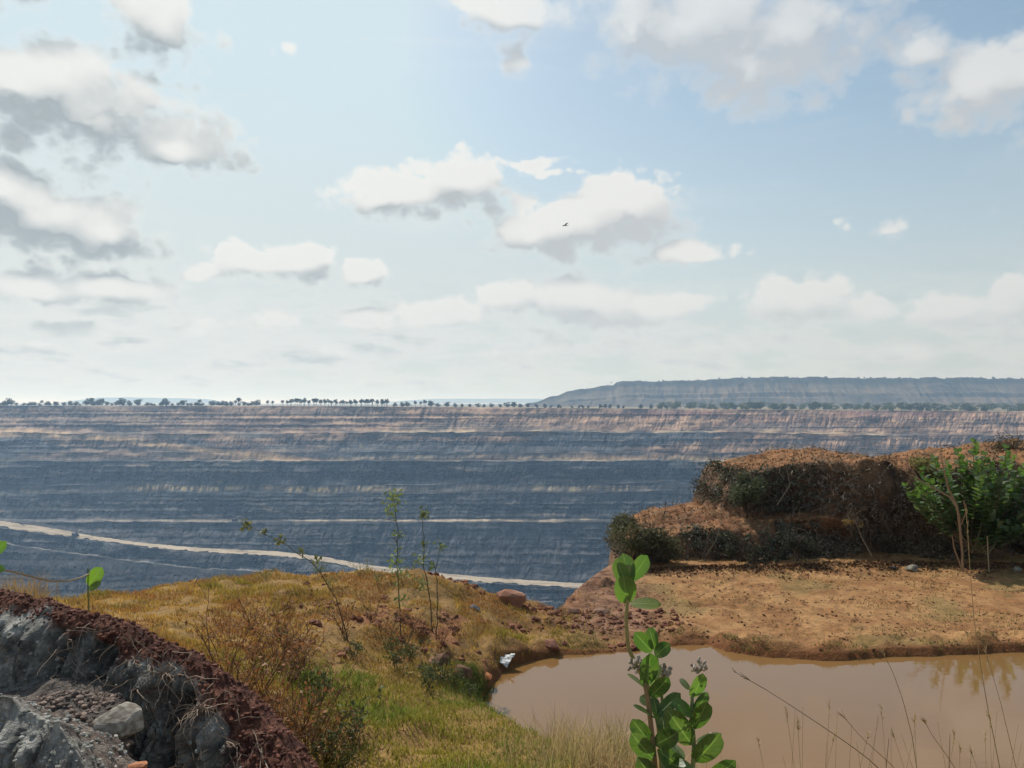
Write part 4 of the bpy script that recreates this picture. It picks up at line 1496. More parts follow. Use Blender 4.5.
# fewer, longer blades near the eye
keep = rg.uniform(0, 1, N) < pr * .8
gp, gpx, gpy, n1k, n2k = gp[keep], gpx[keep], gpy[keep], n1[keep], n2[keep]
green = ss(630, 690, gpy + 40 * (n1k - .5)) * ss(250, 340, gpx) * .9 + ss(.50, .68, n1k) * .45 + .5 * ss(470, 520, gpx) * ss(610, 640, gpy) * ss(.45, .6, n2k)
green = np.clip(green, 0, 1)
gold = np.array([0.62, 0.36, 0.078])
base = mixc(gold, [0.30, 0.21, 0.05], ss(.35, .65, n2k))
base = mixc(base, [0.30, 0.285, 0.048], green * .9)
base = mixc(base, [0.46, 0.20, 0.06], ss(.50, .64, n2k) * (1 - green) * .75)
base = mixc(base, [0.20, 0.26, 0.04], ss(.52, .66, fbm(gp[:, 0] * 2.1, gp[:, 1] * 2.1, oct=3, seed=207)) * green * .8)
base = base * rg.uniform(.6, 1.35, (len(gp), 1))
nn = len(gp)
hh = rg.uniform(.02, .06, nn) * (1 + .6 * ss(.45, .7, n1k)) * (1 + .2 * green)
mb = MB()
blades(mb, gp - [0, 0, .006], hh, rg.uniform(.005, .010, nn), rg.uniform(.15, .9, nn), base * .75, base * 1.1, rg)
print('blades', nn)
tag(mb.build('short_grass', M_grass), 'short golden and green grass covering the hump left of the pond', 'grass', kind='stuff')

# tall blond and green grass at the near shore
mb = MB()
n = 9000
cpx = np.concatenate([rg.normal(580, 40, 4000), rg.uniform(500, 1040, 5000)])
D = rg.uniform(4.1, 5.6, n)
x = (cpx - 512) / F * D
z = ground_z(x, D)
sd = poly_sd(x, D, POND)
p = np.stack([x, D, z], -1)
clumpn = fbm(x * 4, D * 4, oct=3, seed=205)
k = (sd < .06) & (rg.uniform(0, 1, n) < .55 * ss(.38, .66, clumpn))
p = p[k]
cp = cpx[k]
n = len(p)
hh = rg.uniform(.10, .34, n) * np.where(cp < 640, 1.05, .6)
b_ = mixc(np.array([0.48, 0.36, 0.17]), [0.30, 0.27, 0.08], ss(.5, .75, fbm(p[:, 0] * 3, p[:, 1] * 3, oct=2, seed=206)))
b_ = b_ * rg.uniform(.65, 1.25, (n, 1))
blades(mb, p - [0, 0, .01], hh, rg.uniform(.003, .006, n), rg.uniform(.1, .7, n), b_ * .8, b_ * 1.1, rg)
# green fringe along the left shore
n = 3000
t = rg.uniform(0, 1, n)
sx = np.interp(t, [0, .5, 1], [P(520, 748, 6.5)[0], P(482, 715, 7.3)[0], P(488, 690, 8.1)[0]]) + rg.normal(-.08, .12, n)
sy = np.interp(t, [0, .5, 1], [6.6, 7.4, 8.0]) + rg.normal(0, .1, n)
zz = ground_z(sx, sy)
k = zz > -.06
p = np.stack([sx, sy, zz], -1)[k]
n = len(p)
b_ = np.array([0.12, 0.15, 0.035]) * rg.uniform(.6, 1.5, (n, 1))
blades(mb, p, rg.uniform(.04, .13, n), rg.uniform(.005, .009, n), rg.uniform(.1, .7, n), b_ * .7, b_ * 1.2, rg)
tag(mb.build('shore_grass', M_grass), 'taller blond and green grass along the near pond shore', 'grass', kind='stuff')

# tufts along the far shore and clods that fell from it
mb = MB()
t = rg.uniform(0, 1, 5200)
kk = t * 13 + 4
k0 = kk.astype(int)
q = POND[k0] * (1 - (kk - k0))[:, None] + POND[k0 + 1] * (kk - k0)[:, None]
q = q + np.c_[rg.normal(0, .06, 5200), rg.uniform(-.02, .30, 5200)]
k = (.6 * ss(.50, .66, fbm(q[:, 0] * 2.4, q[:, 1] * 2.4, oct=3, seed=215)) > rg.uniform(0, 1, 5200)) & (poly_sd(q[:, 0], q[:, 1], POND) < .05)
q = q[k]
p = np.c_[q, ground_z(q[:, 0], q[:, 1])]
n = len(p)
b_ = mixc(np.array([0.30, 0.24, 0.07]), [0.13, 0.17, 0.045], rg.uniform(0, 1, n)) * rg.uniform(.5, 1.2, (n, 1))
blades(mb, p - [0, 0, .01], rg.uniform(.02, .07, n), rg.uniform(.006, .011, n), rg.uniform(.3, 1.1, n), b_ * .8, b_, rg)
tag(mb.build('far_shore_grass', M_grass), 'short green and straw grass tufts along the far pond shore', 'grass', kind='stuff')
# sparse stubble and clods on the mud flat
mb = MB()
n = 15000
x = rg.uniform(1.0, 10.5, n)
y = rg.uniform(9.1, 14.2, n)
nz = fbm(x * 1.5, y * 1.5, oct=4, seed=211)
k = (poly_sd(x, y, POND) < -.12) & (rg.uniform(0, 1, n) < ss(.5, .68, nz)) & (y < edge_y(x) - .1)
x, y = x[k], y[k]
p = np.stack([x, y, ground_z(x, y)], -1)
n = len(p)
b_ = mixc(np.array([0.28, 0.20, 0.06]), [0.14, 0.15, 0.04], rg.uniform(0, 1, n)) * rg.uniform(.6, 1.2, (n, 1))
blades(mb, p, rg.uniform(.015, .05, n), rg.uniform(.006, .012, n), rg.uniform(.3, 1.0, n), b_, b_, rg)
tag(mb.build('flat_stubble', M_grass), 'sparse stubbly grass tufts on the orange mud flat', 'grass', kind='stuff')
n = 9000
x = rg.uniform(.4, 10.5, n)
y = 8.9 + rg.uniform(0, 5.2, n)
k = (poly_sd(x, y, POND) < -.05) & (y < edge_y(x) - .05) & (rg.uniform(0, 1, n) < ss(.40, .62, fbm(x * 2.4, y * 4, oct=3, seed=212)))
x, y = x[k], y[k]
pebbles('mud_clods', np.stack([x, y, ground_z(x, y) + .002], -1), .010, (0.10, 0.050, 0.024), (0.24, 0.125, 0.055), 'dark dry clods scattered over the trampled mud flat', rg, 'clods')
n = 2600
x = rg.uniform(-2.6, 2.3, n)
y = rg.uniform(7.2, 11.0, n)
k = (poly_sd(x, y, POND) < -.03) & (y < edge_y(x) + .1) & (rg.uniform(0, 1, n) < .5 * ss(.2, .6, x) * ss(9.5, 10.2, y) + ss(.46, .60, fbm(x * 1.3, y * 1.3, oct=4, seed=51) * .6 + fbm(x * 4, y * 4, oct=4, seed=52) * .4))
x, y = x[k], y[k]
pebbles('soil_crumbs', np.stack([x, y, ground_z(x, y) + .004], -1), .026, (0.10, 0.035, 0.022), (0.27, 0.12, 0.065), 'crumbled red soil lumps between hump and pond', rg, 'soil lumps')

# dark lumps at the broken soil step (each one a block one could lift)
k = 0
for (px, py, sx_, c0, c1, lab) in [
    (512, 597, .22, (0.24, 0.10, 0.06), (0.36, 0.19, 0.12), 'pinkish square soil block on the pit edge right of the hump'),
    (436, 660, .17, (0.10, 0.05, 0.03), (0.22, 0.12, 0.07), 'brown earth lump at the broken soil step, left of the others'),
    (462, 668, .16, (0.10, 0.045, 0.03), (0.20, 0.10, 0.06), 'dark red earth lump on the step nearest to the white scrap'),
    (551, 640, .13, (0.13, 0.05, 0.03), (0.24, 0.11, 0.07), 'reddish earth lump at the far left shore of the pond'),
    (602, 609, .13, (0.16, 0.09, 0.06), (0.30, 0.18, 0.12), 'brown clod at the head of the gully between hump and mud flat'),
    (574, 609, .12, (0.13, 0.07, 0.05), (0.25, 0.14, 0.09), 'dark brown clod on the rim of the gully beside the hump'),
    (409, 672, .075, (0.32, 0.20, 0.06), (0.45, 0.30, 0.10), 'small yellow ochre stone in green grass left of the pond'),
    (487, 672, .10, (0.26, 0.08, 0.03), (0.38, 0.15, 0.06), 'flat orange stone at the left tip of the pond'),
    (474, 605, .09, (0.05, 0.05, 0.055), (0.16, 0.16, 0.17), 'dark grey stone with pale top on the right shoulder of the hump'),
]:
    b0 = on_ground(px, py + 4)
    rock('earth_lump' if k < 6 else 'stone', b0 + [0, 0, -sx_ * .05], (sx_, sx_ * .7, sx_ * (.30 if k == 7 else .9 if k == 0 else .6)), 40 + k, c0, c1, lab, 'lump' if k < 6 else 'stone', rz=k * .7, sub=2 if k < 6 else 3)
    k += 1
for (px, py, s_, lab) in [(912, 567, .10, 'grey stone at the foot of the mound below the hollow'), (1016, 567, .085, 'pale ochre stone at the mound foot by the right picture edge'),
                          (893, 565, .05, 'small dark stone just left of the grey stone under the mound')]:
    b0 = on_ground(px, py + 4, 8, 15)
    rock('stone', b0 + [0, 0, s_ * .3], (s_ * 1.2, s_, s_ * .7), 60 + k, (0.12, 0.11, 0.09) if k < 11 else (0.05, .045, .04), (0.34, 0.31, 0.24) if k < 11 else (.1, .09, .08), lab, 'stone', rz=k)
    k += 1

# white plastic scrap, a crumpled folded sheet
b0 = on_ground(504, 664)
gu, gv = np.meshgrid(np.linspace(-.5, .5, 12), np.linspace(-.5, .5, 12))
sz = .045 * (fbm(gu * 4, gv * 4, oct=3, seed=221) - .5) * 2 + .05 * np.abs(gu) ** 2
v = np.stack([gu * .20, gv * .19, sz], -1).reshape(-1, 3) @ rotx(R(24)).T @ rotz(R(-35)).T
f = grid_faces(12, 12)
mb = MB()
mb.add(v, f, (0.62, 0.62, 0.60))
mb.add(v + [0, .004, -.012], f[:, ::-1], (0.55, 0.54, 0.5))
o = mb.build('plastic_scrap', M_scrap)
o.location = tuple(b0 + [0, 0, .05])
tag(o, 'crumpled white plastic scrap on the bank at the pond tip', 'scrap')

# ------------------------------------------------------------------ weeds, saplings, bushes


def leaflet_cloud(mb, p, size, c0, c1, n, spread, rng, up=.4):
    q = np.asarray(p) + rng.normal(0, spread, (n, 3))
    flakes(mb, q, size, c0, c1, rng, .5, up)


def weed(name, h, seed, label, cat, group, col, leafcol=None, n=7, leafn=10, leaf=.02, spread=.5, rad=.0035):
    rng = np.random.RandomState(seed)
    root = thing(name, label, cat, (0, 0, -500), group)
    mb = MB()
    lb = MB()
    for k in range(n):
        a = rng.uniform(0, 6.28)
        d = np.array([math.cos(a) * spread, math.sin(a) * spread, 1.0])
        hh = h * rng.uniform(.55, 1.0)
        pts = [np.array([rng.normal(0, .01), rng.normal(0, .01), -.03])]
        for s_ in range(6):
            pts.append(pts[-1] + d / np.linalg.norm(d) * hh / 6)
            d = d + rng.normal(0, .16, 3)
            d[2] = max(d[2], .3)
        cc = np.asarray(col) * rng.uniform(.6, 1.4)
        mb.tube(pts, np.linspace(rad, rad * .4, 7), 3, cc, cap=False)
        for b in range(5):
            i = rng.randint(2, 6)
            dd = rng.normal(0, 1, 3) * [1, 1, .4] + [0, 0, .5]
            dd /= np.linalg.norm(dd)
            e = pts[i] + dd * hh * rng.uniform(.12, .3)
            mb.tube([pts[i], (pts[i] + e) / 2 + [0, 0, .01], e], [rad * .5, rad * .4, rad * .25], 3, cc, cap=False)
            if leafcol is not None:
                leaflet_cloud(lb, e, leaf, np.asarray(leafcol) * .6, np.asarray(leafcol) * 1.3, leafn, leaf * 1.2, rng)
    mb.build('stem', M_twig, root)
    if leafcol is not None:
        lb.build('foliage', M_leaf_s, root)
    return root


brown = [weed('dry_weed', .55, 400 + k, 'dried brown branching weed on the grassy hump behind the clay bank', 'weed', 'dried brown weeds on the hump', (0.17, 0.09, 0.05), (0.30, 0.13, 0.05), 7, 3, .012) for k in range(3)]
darkw = [weed('dark_weed', .45, 410 + k, 'dark green leafy weed in the green grass left of the pond', 'weed', 'dark green weeds left of the pond', (0.08, 0.07, 0.04), (0.10, 0.12, 0.04), 6, 9, .018) for k in range(2)]
mesq = [weed('yellow_green_shrub', .6, 420 + k, 'fine leaved yellow green shrub on the crest of the hump', 'shrub', 'yellow green shrubs along the hump crest', (0.08, 0.07, 0.04), (0.17, 0.20, 0.06), 6, 12, .014, .6) for k in range(2)]
for px, py, s in [(218, 690, .9), (236, 705, 1.0), (250, 660, 1.1), (262, 690, 1.2), (275, 725, 1.0), (290, 760, .9), (300, 668, 1.1), (318, 690, .9), (330, 735, .8), (345, 640, 1.0), (254, 630, .9), (290, 620, .9),
                  (388, 645, 1.0), (402, 655, 1.2), (420, 640, .9), (440, 650, 1.0), (372, 622, .9), (330, 765, .7), (310, 745, .9), (350, 755, .7), (225, 655, .8), (268, 648, 1.0), (460, 640, .7), (280, 675, 1.1)] + [(rr_.uniform(205, 345), rr_.uniform(625, 775), rr_.uniform(.8, 1.5)) for _ in range(16)]:
    if py > 625 + (px - 200) * 1.6 + 90 or py < 600:
        continue
    b0 = on_ground(px, py)
    place(brown[rr_.randrange(3)], b0, rr_.uniform(0, 6), s * rr_.uniform(.8, 1.1))
for px, py, s in [(315, 712, .7), (312, 690, .6), (352, 745, .9), (345, 770, .5), (395, 668, .8), (440, 685, .8), (428, 690, .8), (455, 690, .7), (470, 700, .5), (286, 655, .7), (410, 662, .7), (355, 660, .6), (325, 765, .8)]:
    b0 = on_ground(px, py)
    place(darkw[rr_.randrange(2)], b0, rr_.uniform(0, 6), s)
for px, py, s in [(268, 582, .45), (318, 577, .5), (362, 578, .55), (330, 590, .5), (378, 585, .5), (402, 583, .55), (415, 590, .5)]:
    b0 = on_ground(px, py)
    place(mesq[rr_.randrange(2)], b0, rr_.uniform(0, 6), s)


def sapling(pts_px, D, clusters, label, leafc=(0.20, 0.25, 0.07), rad=.008):
    """slender stem through pixel points at distance D, leaf clusters at points"""
    pts = np.array([P(px, py, D + dd) for px, py, dd in pts_px])
    base = pts[0].copy()
    root = thing('sapling', label, 'sapling', base)
    rng = np.random.RandomState(int(pts_px[0][0]))
    tt = np.linspace(0, 1, len(pts))
    t5 = np.linspace(0, 1, 14)
    q = np.stack([np.interp(t5, tt, pts[:, k]) for k in range(3)], -1) - base
    q[1:-1] += rng.normal(0, .006, (12, 3))
    mb = MB()
    mb.tube(q, np.linspace(rad, rad * .35, 14), 5, (0.09, 0.075, 0.045))
    lb = MB()
    for (px, py, r, n) in clusters:
        c = P(px, py, D) - base
        i = int(np.argmin(np.linalg.norm(q - c - [0, 0, -.05], axis=1)))
        for k in range(max(2, n // 14)):
            e = c + rng.normal(0, r * .5, 3)
            mb.tube([q[i], (q[i] + e) / 2 + [0, 0, .01], e], [rad * .4, rad * .3, rad * .2], 3, (0.09, 0.085, 0.04), cap=False)
        leaflet_cloud(lb, c, .026, np.array(leafc) * .6, np.array(leafc) * 1.5, int(n * 1.7), r * .55, rng)
    mb.build('stem', M_twig, root)
    lb.build('foliage', M_leaf_s, root)
    return root


Dg = on_ground(398, 640)[1]
sapling([(402, 650, 0), (400, 610, 0), (397, 570, .02), (398, 535, .03), (394, 500, .05)], Dg, [(392, 500, .10, 46), (390, 514, .07, 16), (398, 535, .06, 12), (394, 562, .09, 22), (399, 575, .08, 16), (402, 600, .07, 10), (397, 548, .05, 8)],
        'tallest slender sapling with leafy top on the hump, against the haul road')
Dg = on_ground(430, 630)[1]
sapling([(434, 640, 0), (430, 600, 0), (424, 560, .02), (423, 530, .02), (422, 513, .03)], Dg, [(423, 514, .06, 20), (424, 545, .05, 8), (420, 560, .09, 20), (424, 585, .07, 12)],
        'second slender sapling with smaller leafy top, right of the tallest one', (0.17, 0.20, 0.07))
sapling([(437, 640, 0), (438, 600, 0), (436, 570, .02), (440, 548, .03)], Dg - .2, [(441, 547, .055, 18), (432, 565, .05, 8)],
        'short sapling with one leafy tip, rightmost of the three slender saplings', (0.16, 0.20, 0.06))
Dg = on_ground(335, 640)[1]
sapling([(350, 650, 0), (338, 605, 0), (318, 568, 0), (288, 545, 0), (262, 532, .05), (243, 522, .05)], Dg, [(247, 524, .045, 16), (280, 541, .05, 10), (300, 552, .05, 10), (318, 563, .06, 12), (262, 533, .03, 6)],
        'leaning thin branch reaching left from the hump over the pit', (0.17, 0.18, 0.06), .006)


# ---- broad leaves (milkweed): obovate, cupped, with a crease along the midrib
def leaf_geo(base, d, nrm, L, W, cup=.25, curl=.2, nu_=9, nv_=7):
    d = np.asarray(d, float) / np.linalg.norm(d)
    nrm = np.asarray(nrm, float)
    nrm = nrm - d * (nrm @ d)
    nrm /= np.linalg.norm(nrm)
    s = np.cross(d, nrm)
    u, v = np.meshgrid(np.linspace(0, 1, nu_), np.linspace(-1, 1, nv_), indexing='ij')
    wid = np.sqrt(np.clip(1 - (2 * (u ** 0.85) - 1) ** 2, 0, 1)) * (.72 + .42 * u) * .62
    wid = np.maximum(wid, .03)
    z = cup * (v * wid) ** 2 * W / L * 1.2 - curl * u ** 2 + .02 * np.cos(v * 3.14) * wid
    p = base + (u * L)[..., None] * d + (v * wid * W)[..., None] * s + (z * L)[..., None] * nrm
    return p.reshape(-1, 3), grid_faces(nu_, nv_), np.stack([u, v], -1).reshape(-1, 2)


def mleaf_px(mb, bx, by, tx, ty, D, wpx, toward, col, dd=0.0, cup=.25, curl=.12):
    """leaf from base pixel to tip pixel at depth D; toward = how far the tip comes toward the eye; wpx = full seen width"""
    b = P(bx, by, D)
    t = P(tx, ty, D + dd)
    d = t - b
    L = np.linalg.norm(d)
    v, f, uv = leaf_geo(b, d, toward, L, wpx / F * D * .80, cup, curl)
    mb.add(v, f, col, uv)


G1, G2, G3, G4 = (0.035, 0.085, 0.022), (0.055, 0.125, 0.030), (0.10, 0.19, 0.045), (0.022, 0.055, 0.018)
DM = 2.25
mroot = thing('milkweed_plant', 'tall broad leaved milkweed with bud clusters in front of the muddy pond', 'milkweed', P(655, 900, DM))
MB0 = np.array(mroot.location)


def mstem(pts, r0, r1, name='stem', col=(0.20, 0.20, 0.09)):
    q = np.array([P(a, b, DM + c_) for a, b, c_ in pts]) - MB0
    t = np.linspace(0, 1, len(q))
    t5 = np.linspace(0, 1, 22)
    q = np.stack([np.interp(t5, t, q[:, k]) for k in range(3)], -1)
    mb = MB()
    mb.tube(q, np.linspace(r0, r1, 22), 8, col)
    return mb.build(name, M_stem, mroot, True)


s1 = mstem([(658, 900, 0), (655, 768, 0), (652, 735, 0), (648, 700, 0), (644, 680, 0), (640, 664, 0)], .0095, .006, col=(0.26, 0.17, 0.09))
s2_ = mstem([(664, 900, .05), (662, 790, .06), (660, 740, .08), (655, 700, .08), (640, 672, .08), (628, 648, .06), (626, 620, .05), (628, 592, .05), (629, 565, .05)], .008, .005, col=(0.27, 0.24, 0.10))
s3 = mstem([(680, 900, 0), (692, 790, 0), (694, 745, 0), (692, 715, 0), (692, 690, 0)], .008, .005, col=(0.20, 0.24, 0.10))
s4 = mstem([(662, 900, .1), (664, 760, .1), (664, 720, .1), (661, 690, .1), (656, 650, .1)], .007, .004, col=(0.20, 0.24, 0.10))
FR = (0, -1, .15)      # faces the eye
LV = [
    # base x,y, tip x,y, width, normal, colour, tip depth
    (628, 588, 616, 560, 18, (-.5, -1, .25), G3, -.01), (629, 585, 624, 554, 20, (.1, -1, .2), G2, .0), (630, 580, 649, 556, 19, (.5, -.9, .4), G3, .02), (630, 583, 646, 567, 8, (.4, -.2, 1), (.30, .36, .20), .06),
    (627, 604, 624, 577, 24, (0, -1, .1), G3, -.03), (627, 600, 615, 583, 10, (-.9, -.5, .3), G1, .02),
    (630, 604, 661, 602, 17, (.05, -.55, .85), (0.15, 0.19, 0.035), -.02),
    (652, 652, 636, 634, 17, (-.3, -1, .4), G2, -.03), (655, 650, 650, 628, 14, (.2, -1, .3), G2, 0), (657, 650, 656, 626, 8, (.9, -.4, .2), (.30, .36, .22), .02), (655, 656, 669, 644, 15, (.3, -.8, .7), G1, -.02),
    (646, 686, 652, 656, 22, (.25, -1, .2), G2, -.04), (650, 688, 663, 666, 9, (.7, -.6, .5), (.25, .3, .2), .0), (648, 690, 630, 672, 10, (-.5, -.4, .9), (.22, .28, .16), -.03),
    (650, 697, 668, 680, 17, (.3, -.9, .6), G1, -.05), (652, 705, 640, 696, 12, (-.5, -.6, .8), G4, .02),
    (657, 716, 680, 692, 15, (.2, -.6, .9), G1, 0.02), (655, 718, 636, 703, 12, (-.3, -.4, .9), G1, -.04), (658, 720, 654, 696, 12, (.2, -1, .2), G4, .03),
    (692, 698, 704, 676, 18, (.35, -1, .2), G3, -.03), (690, 690, 680, 678, 7, (-.4, -.4, .9), (.25, .3, .2), .02), (694, 712, 708, 694, 13, (.5, -.7, .8), G1, -.02), (693, 694, 706, 690, 6, (.3, -.3, 1), (.24, .30, .18), 0),
    (694, 716, 674, 700, 16, (-.2, -.7, .8), G2, -.03), (692, 730, 708, 706, 23, (.3, -1, .45), G1, -.06), (692, 745, 670, 714, 24, (-.3, -1, .5), G1, -.08),
    (650, 742, 633, 722, 19, (-.4, -1, .35), G4, -.03), (655, 745, 676, 734, 20, (.1, -.9, .5), G4, -.06), (654, 760, 634, 738, 21, (-.3, -1, .4), G1, -.08),
    (694, 762, 720, 738, 26, (.25, -1, .4), G1, -.06), (696, 742, 722, 731, 9, (.3, -.3, 1), G2, .03), (662, 760, 690, 770, 20, (.1, -.8, .6), G1, -.12), (690, 775, 662, 752, 20, (-.2, -.9, .6), G1, -.07),
    (652, 770, 637, 752, 16, (-.2, -1, .2), (.13, .19, .08), .05), (700, 790, 735, 764, 22, (.3, -.9, .5), G1, -.05), (660, 790, 640, 762, 22, (-.3, -1, .4), G4, -.06), (676, 765, 678, 742, 20, (.1, -1, .3), (.13, .18, .07), .08),
    (664, 735, 662, 706, 18, (.0, -1, .2), G4, .07), (668, 728, 684, 712, 14, (.4, -.8, .5), G4, .06), (655, 800, 690, 785, 24, (.2, -.9, .6), G1, -.05), (690, 800, 668, 780, 24, (-.2, -.9, .6), G4, -.03),
]
for (a, b, c_, d_, w_, nr, colr, dd) in LV:
    mb = MB()
    dep = DM + (.05 if b < 610 else .08 if b < 660 and a > 645 else 0)
    mleaf_px(mb, a, b, c_, d_, dep, w_, nr, colr, dd)
    mb.v = [v - MB0 for v in mb.v]
    mb.build('leaf', M_mleaf, mroot, True)
rng = np.random.RandomState(55)
for (px, py, r_, dz) in [(638, 664, 15, 0), (664, 672, 12, .06), (700, 668, 12, 0), (713, 735, 5, 0)]:
    mb = MB()
    c0 = P(px, py, DM + dz) - MB0
    for k in range(34 if r_ > 6 else 8):
        d = rng.normal(0, 1, 3)
        d[2] = d[2] * .6 + .15
        e = c0 + d / np.linalg.norm(d) * r_ / F * DM * rng.uniform(.3, .8)
        mb.tube([c0 + [0, 0, -.01], e], [.0012, .0012], 3, (.28, .30, .18), cap=False)
        w = rng.uniform(.0036, .0058)
        mb.tube([e - [0, 0, w], e - [0, 0, w * .4], e + [0, 0, w * .5], e + [0, 0, w]], [w * .5, w, w * .8, w * .2], 6, np.array([.40, .33, .26]) * rng.uniform(.45, 1.2))
    mb.build('flower_cluster', M_flower, mroot)

# the two small leafy plants at the left
root = thing('milkweed_sapling', 'small sapling with two bright green leaves beside the grassy hump', 'sapling', P(89, 610, 6.2))
b0 = np.array(root.location)
mb = MB()
mb.tube(np.array([P(89, 612, 6.2), P(88, 590, 6.2), P(88, 568, 6.2)]) - b0, [.006, .005, .004], 6, (.16, .18, .07))
mb.build('stem', M_stem, root)
for (a, b, c_, d_, w_, nr, cc) in [(88, 586, 101, 568, 15, (.4, -1, .3), G3), (88, 582, 88, 564, 8, (-.9, -.5, .2), G2), (89, 590, 100, 580, 10, (.3, -.8, .7), G2)]:
    mb = MB()
    mleaf_px(mb, a, b, c_, d_, 6.2, w_, nr, (0.17, 0.30, 0.05) if cc is G3 else cc)
    mb.v = [v - b0 for v in mb.v]
    mb.build('leaf', M_mleaf, root, True)
root = thing('milkweed_shoot', 'milkweed shoot whose leaf shows at the left picture edge', 'sapling', P(-14, 596, 4.9))
b0 = np.array(root.location)
mb = MB()
mb.tube(np.array([P(-14, 602, 4.9), P(-12, 575, 4.9), P(-9, 545, 4.9)]) - b0, [.006, .005, .004], 6, (.16, .18, .07))
mb.build('stem', M_stem, root)
for (a, b, c_, d_, w_, nr) in [(-9, 556, 5, 542, 12, (.3, -1, .3)), (-10, 552, -24, 540, 12, (-.3, -1, .3)), (-10, 566, 4, 570, 10, (.2, -.6, .8))]:
    mb = MB()
    mleaf_px(mb, a, b, c_, d_, 4.9, w_, nr, (0.12, 0.24, 0.045))
    mb.v = [v - b0 for v in mb.v]
    mb.build('leaf', M_mleaf, root, True)
mb = MB()
vp = [(-30, 585), (-5, 569), (10, 571), (30, 576), (50, 581), (68, 581), (80, 578), (89, 574)]
vt = np.array([P(a, b, 5.0 + 1.15 * (i / 7)) for i, (a, b) in enumerate(vp)])
mb.tube(vt, .0065, 5, (0.36, 0.28, 0.18))
tag(mb.build('dry_vine', M_twig), 'bare pale vine arching from the left picture edge to the two leaved sapling', 'vine')

# dry tuft behind the clay bank, far left
for (px, py, D, sp, lab) in [(8, 606, 5.6, 18, 'blond dry grass tuft behind the clay bank at the left picture edge'), (29, 608, 5.9, 14, 'blond dry grass tuft behind the clay bank, nearer the two leaved sapling')]:
    mb = MB()
    n = 420
    c0 = P(px, py, D)
    p = c0 + np.c_[rg.normal(0, sp / F * D * .45, n), rg.normal(0, .12, n), rg.uniform(-.2, .02, n)]
    b_ = np.array([0.42, 0.27, 0.10]) * rg.uniform(.55, 1.3, (n, 1))
    blades(mb, p - c0, rg.uniform(.12, .34, n), rg.uniform(.003, .006, n), rg.uniform(.1, .8, n), b_ * .8, b_, rg)
    o = mb.build('grass_tuft', M_grass)
    o.location = tuple(c0)
    tag(o, lab, 'grass tuft')

# ---- shrubs of the mound


def shrub_mesh(name, cen, rad, n_tw, n_lf, c0, c1, label, leaf=.03, twc=((0.05, 0.04, 0.03), (0.18, 0.14, 0.10)), seed=1, grp=None):
    rng = np.random.RandomState(seed)
    cen = np.asarray(cen, float)
    root = thing(name, label, 'shrub', cen - [0, 0, rad[2]], grp)
    b0 = np.array(root.location)
    mb = MB()
    d = rng.normal(size=(n_tw, 3))
    d /= np.linalg.norm(d, axis=1)[:, None]
    d[:, 2] = np.abs(d[:, 2]) * 1.2
    for k in range(n_tw):
        e = np.array([0, 0, rad[2] * .2]) + d[k] * np.asarray(rad) * [1, 1, 1.5] * rng.uniform(.5, 1.1)
        m = e * .5 + rng.normal(0, .06, 3) + [0, 0, .05]
        mb.tube([np.array([0, 0, -.05]) + rng.normal(0, .05, 3), m, e, e + rng.normal(0, .06, 3)], [.009, .006, .004, .002], 3, np.asarray(twc[0]) + (np.asarray(twc[1]) - twc[0]) * rng.uniform(), cap=False)
    mb.build('branches', M_twig, root)
    lb = MB()
    sub = np.clip(rng.normal(size=(9, 3)) * [.5, .5, .45], -.55, .55)
    sub[:, 2] -= .12
    ssz = rng.uniform(.36, .62, 9)
    w_ = rng.randint(0, 9, n_lf)
    q = rng.normal(size=(n_lf, 3))
    q /= np.linalg.norm(q, axis=1)[:, None]
    q = sub[w_] + q * rng.uniform(.1, 1.0, (n_lf, 1)) ** .6 * ssz[w_][:, None]
    q = q * np.asarray(rad) + [0, 0, rad[2]]
    q = q[q[:, 2] > -.05]
    g = fbm(q[:, 0] * 4 + seed, q[:, 1] * 4, q[:, 2] * 4, oct=3, seed=seed)
    q = q[g > .42]
    flakes(lb, q, leaf, c0, c1, rng, .45)
    lb.build('foliage', M_leaf_s, root)
    return root


shrub_mesh('shrub', P(646, 536, 14.25), (.70, .50, .48), 150, 11000, (0.05, 0.052, 0.026), (0.17, 0.165, 0.075), 'grey green tangled shrub at the left end of the mound beside the pit', .026, seed=3)
shrub_mesh('shrub', P(748, 488, 15.4), (.42, .40, .40), 70, 5200, (0.045, 0.055, 0.03), (0.15, 0.17, 0.085), 'grey green shrub on the upper step of the mound, against the pit wall', .026, seed=4)
shrub_mesh('shrub', P(928, 462, 14.9), (.42, .35, .26), 50, 2200, (0.14, 0.15, 0.05), (0.32, 0.27, 0.09), 'yellowish dry shrub on the mound top left of the green bush', .024, seed=5)
shrub_mesh('shrub', P(1012, 442, 16.2), (.40, .35, .30), 60, 1300, (0.05, 0.05, 0.03), (0.15, 0.12, 0.06), 'dark twiggy shrub on the high mound crest at right', .02, seed=6)
shrub_mesh('shrub', P(852, 518, 14.35), (.18, .15, .15), 30, 900, (0.16, 0.11, 0.035), (0.34, 0.22, 0.06), 'small orange yellow shrub in the middle of the mound face', .022, seed=7)
shrub_mesh('shrub', P(700, 545, 13.95), (.20, .18, .16), 26, 700, (0.03, 0.035, 0.02), (0.08, 0.08, 0.045), 'low dark shrub at the foot of the mound shelf, leftmost of three', .022, seed=8)
shrub_mesh('shrub', P(738, 540, 14.0), (.32, .22, .26), 40, 1500, (0.025, 0.032, 0.02), (0.07, 0.075, 0.04), 'dark shrub below the mound shelf, middle one of three at its foot', .022, seed=9)
shrub_mesh('shrub', P(798, 540, 14.05), (.36, .22, .28), 40, 1700, (0.025, 0.03, 0.02), (0.07, 0.07, 0.04), 'dark shrub below the mound shelf, rightmost of three at its foot', .022, seed=10)

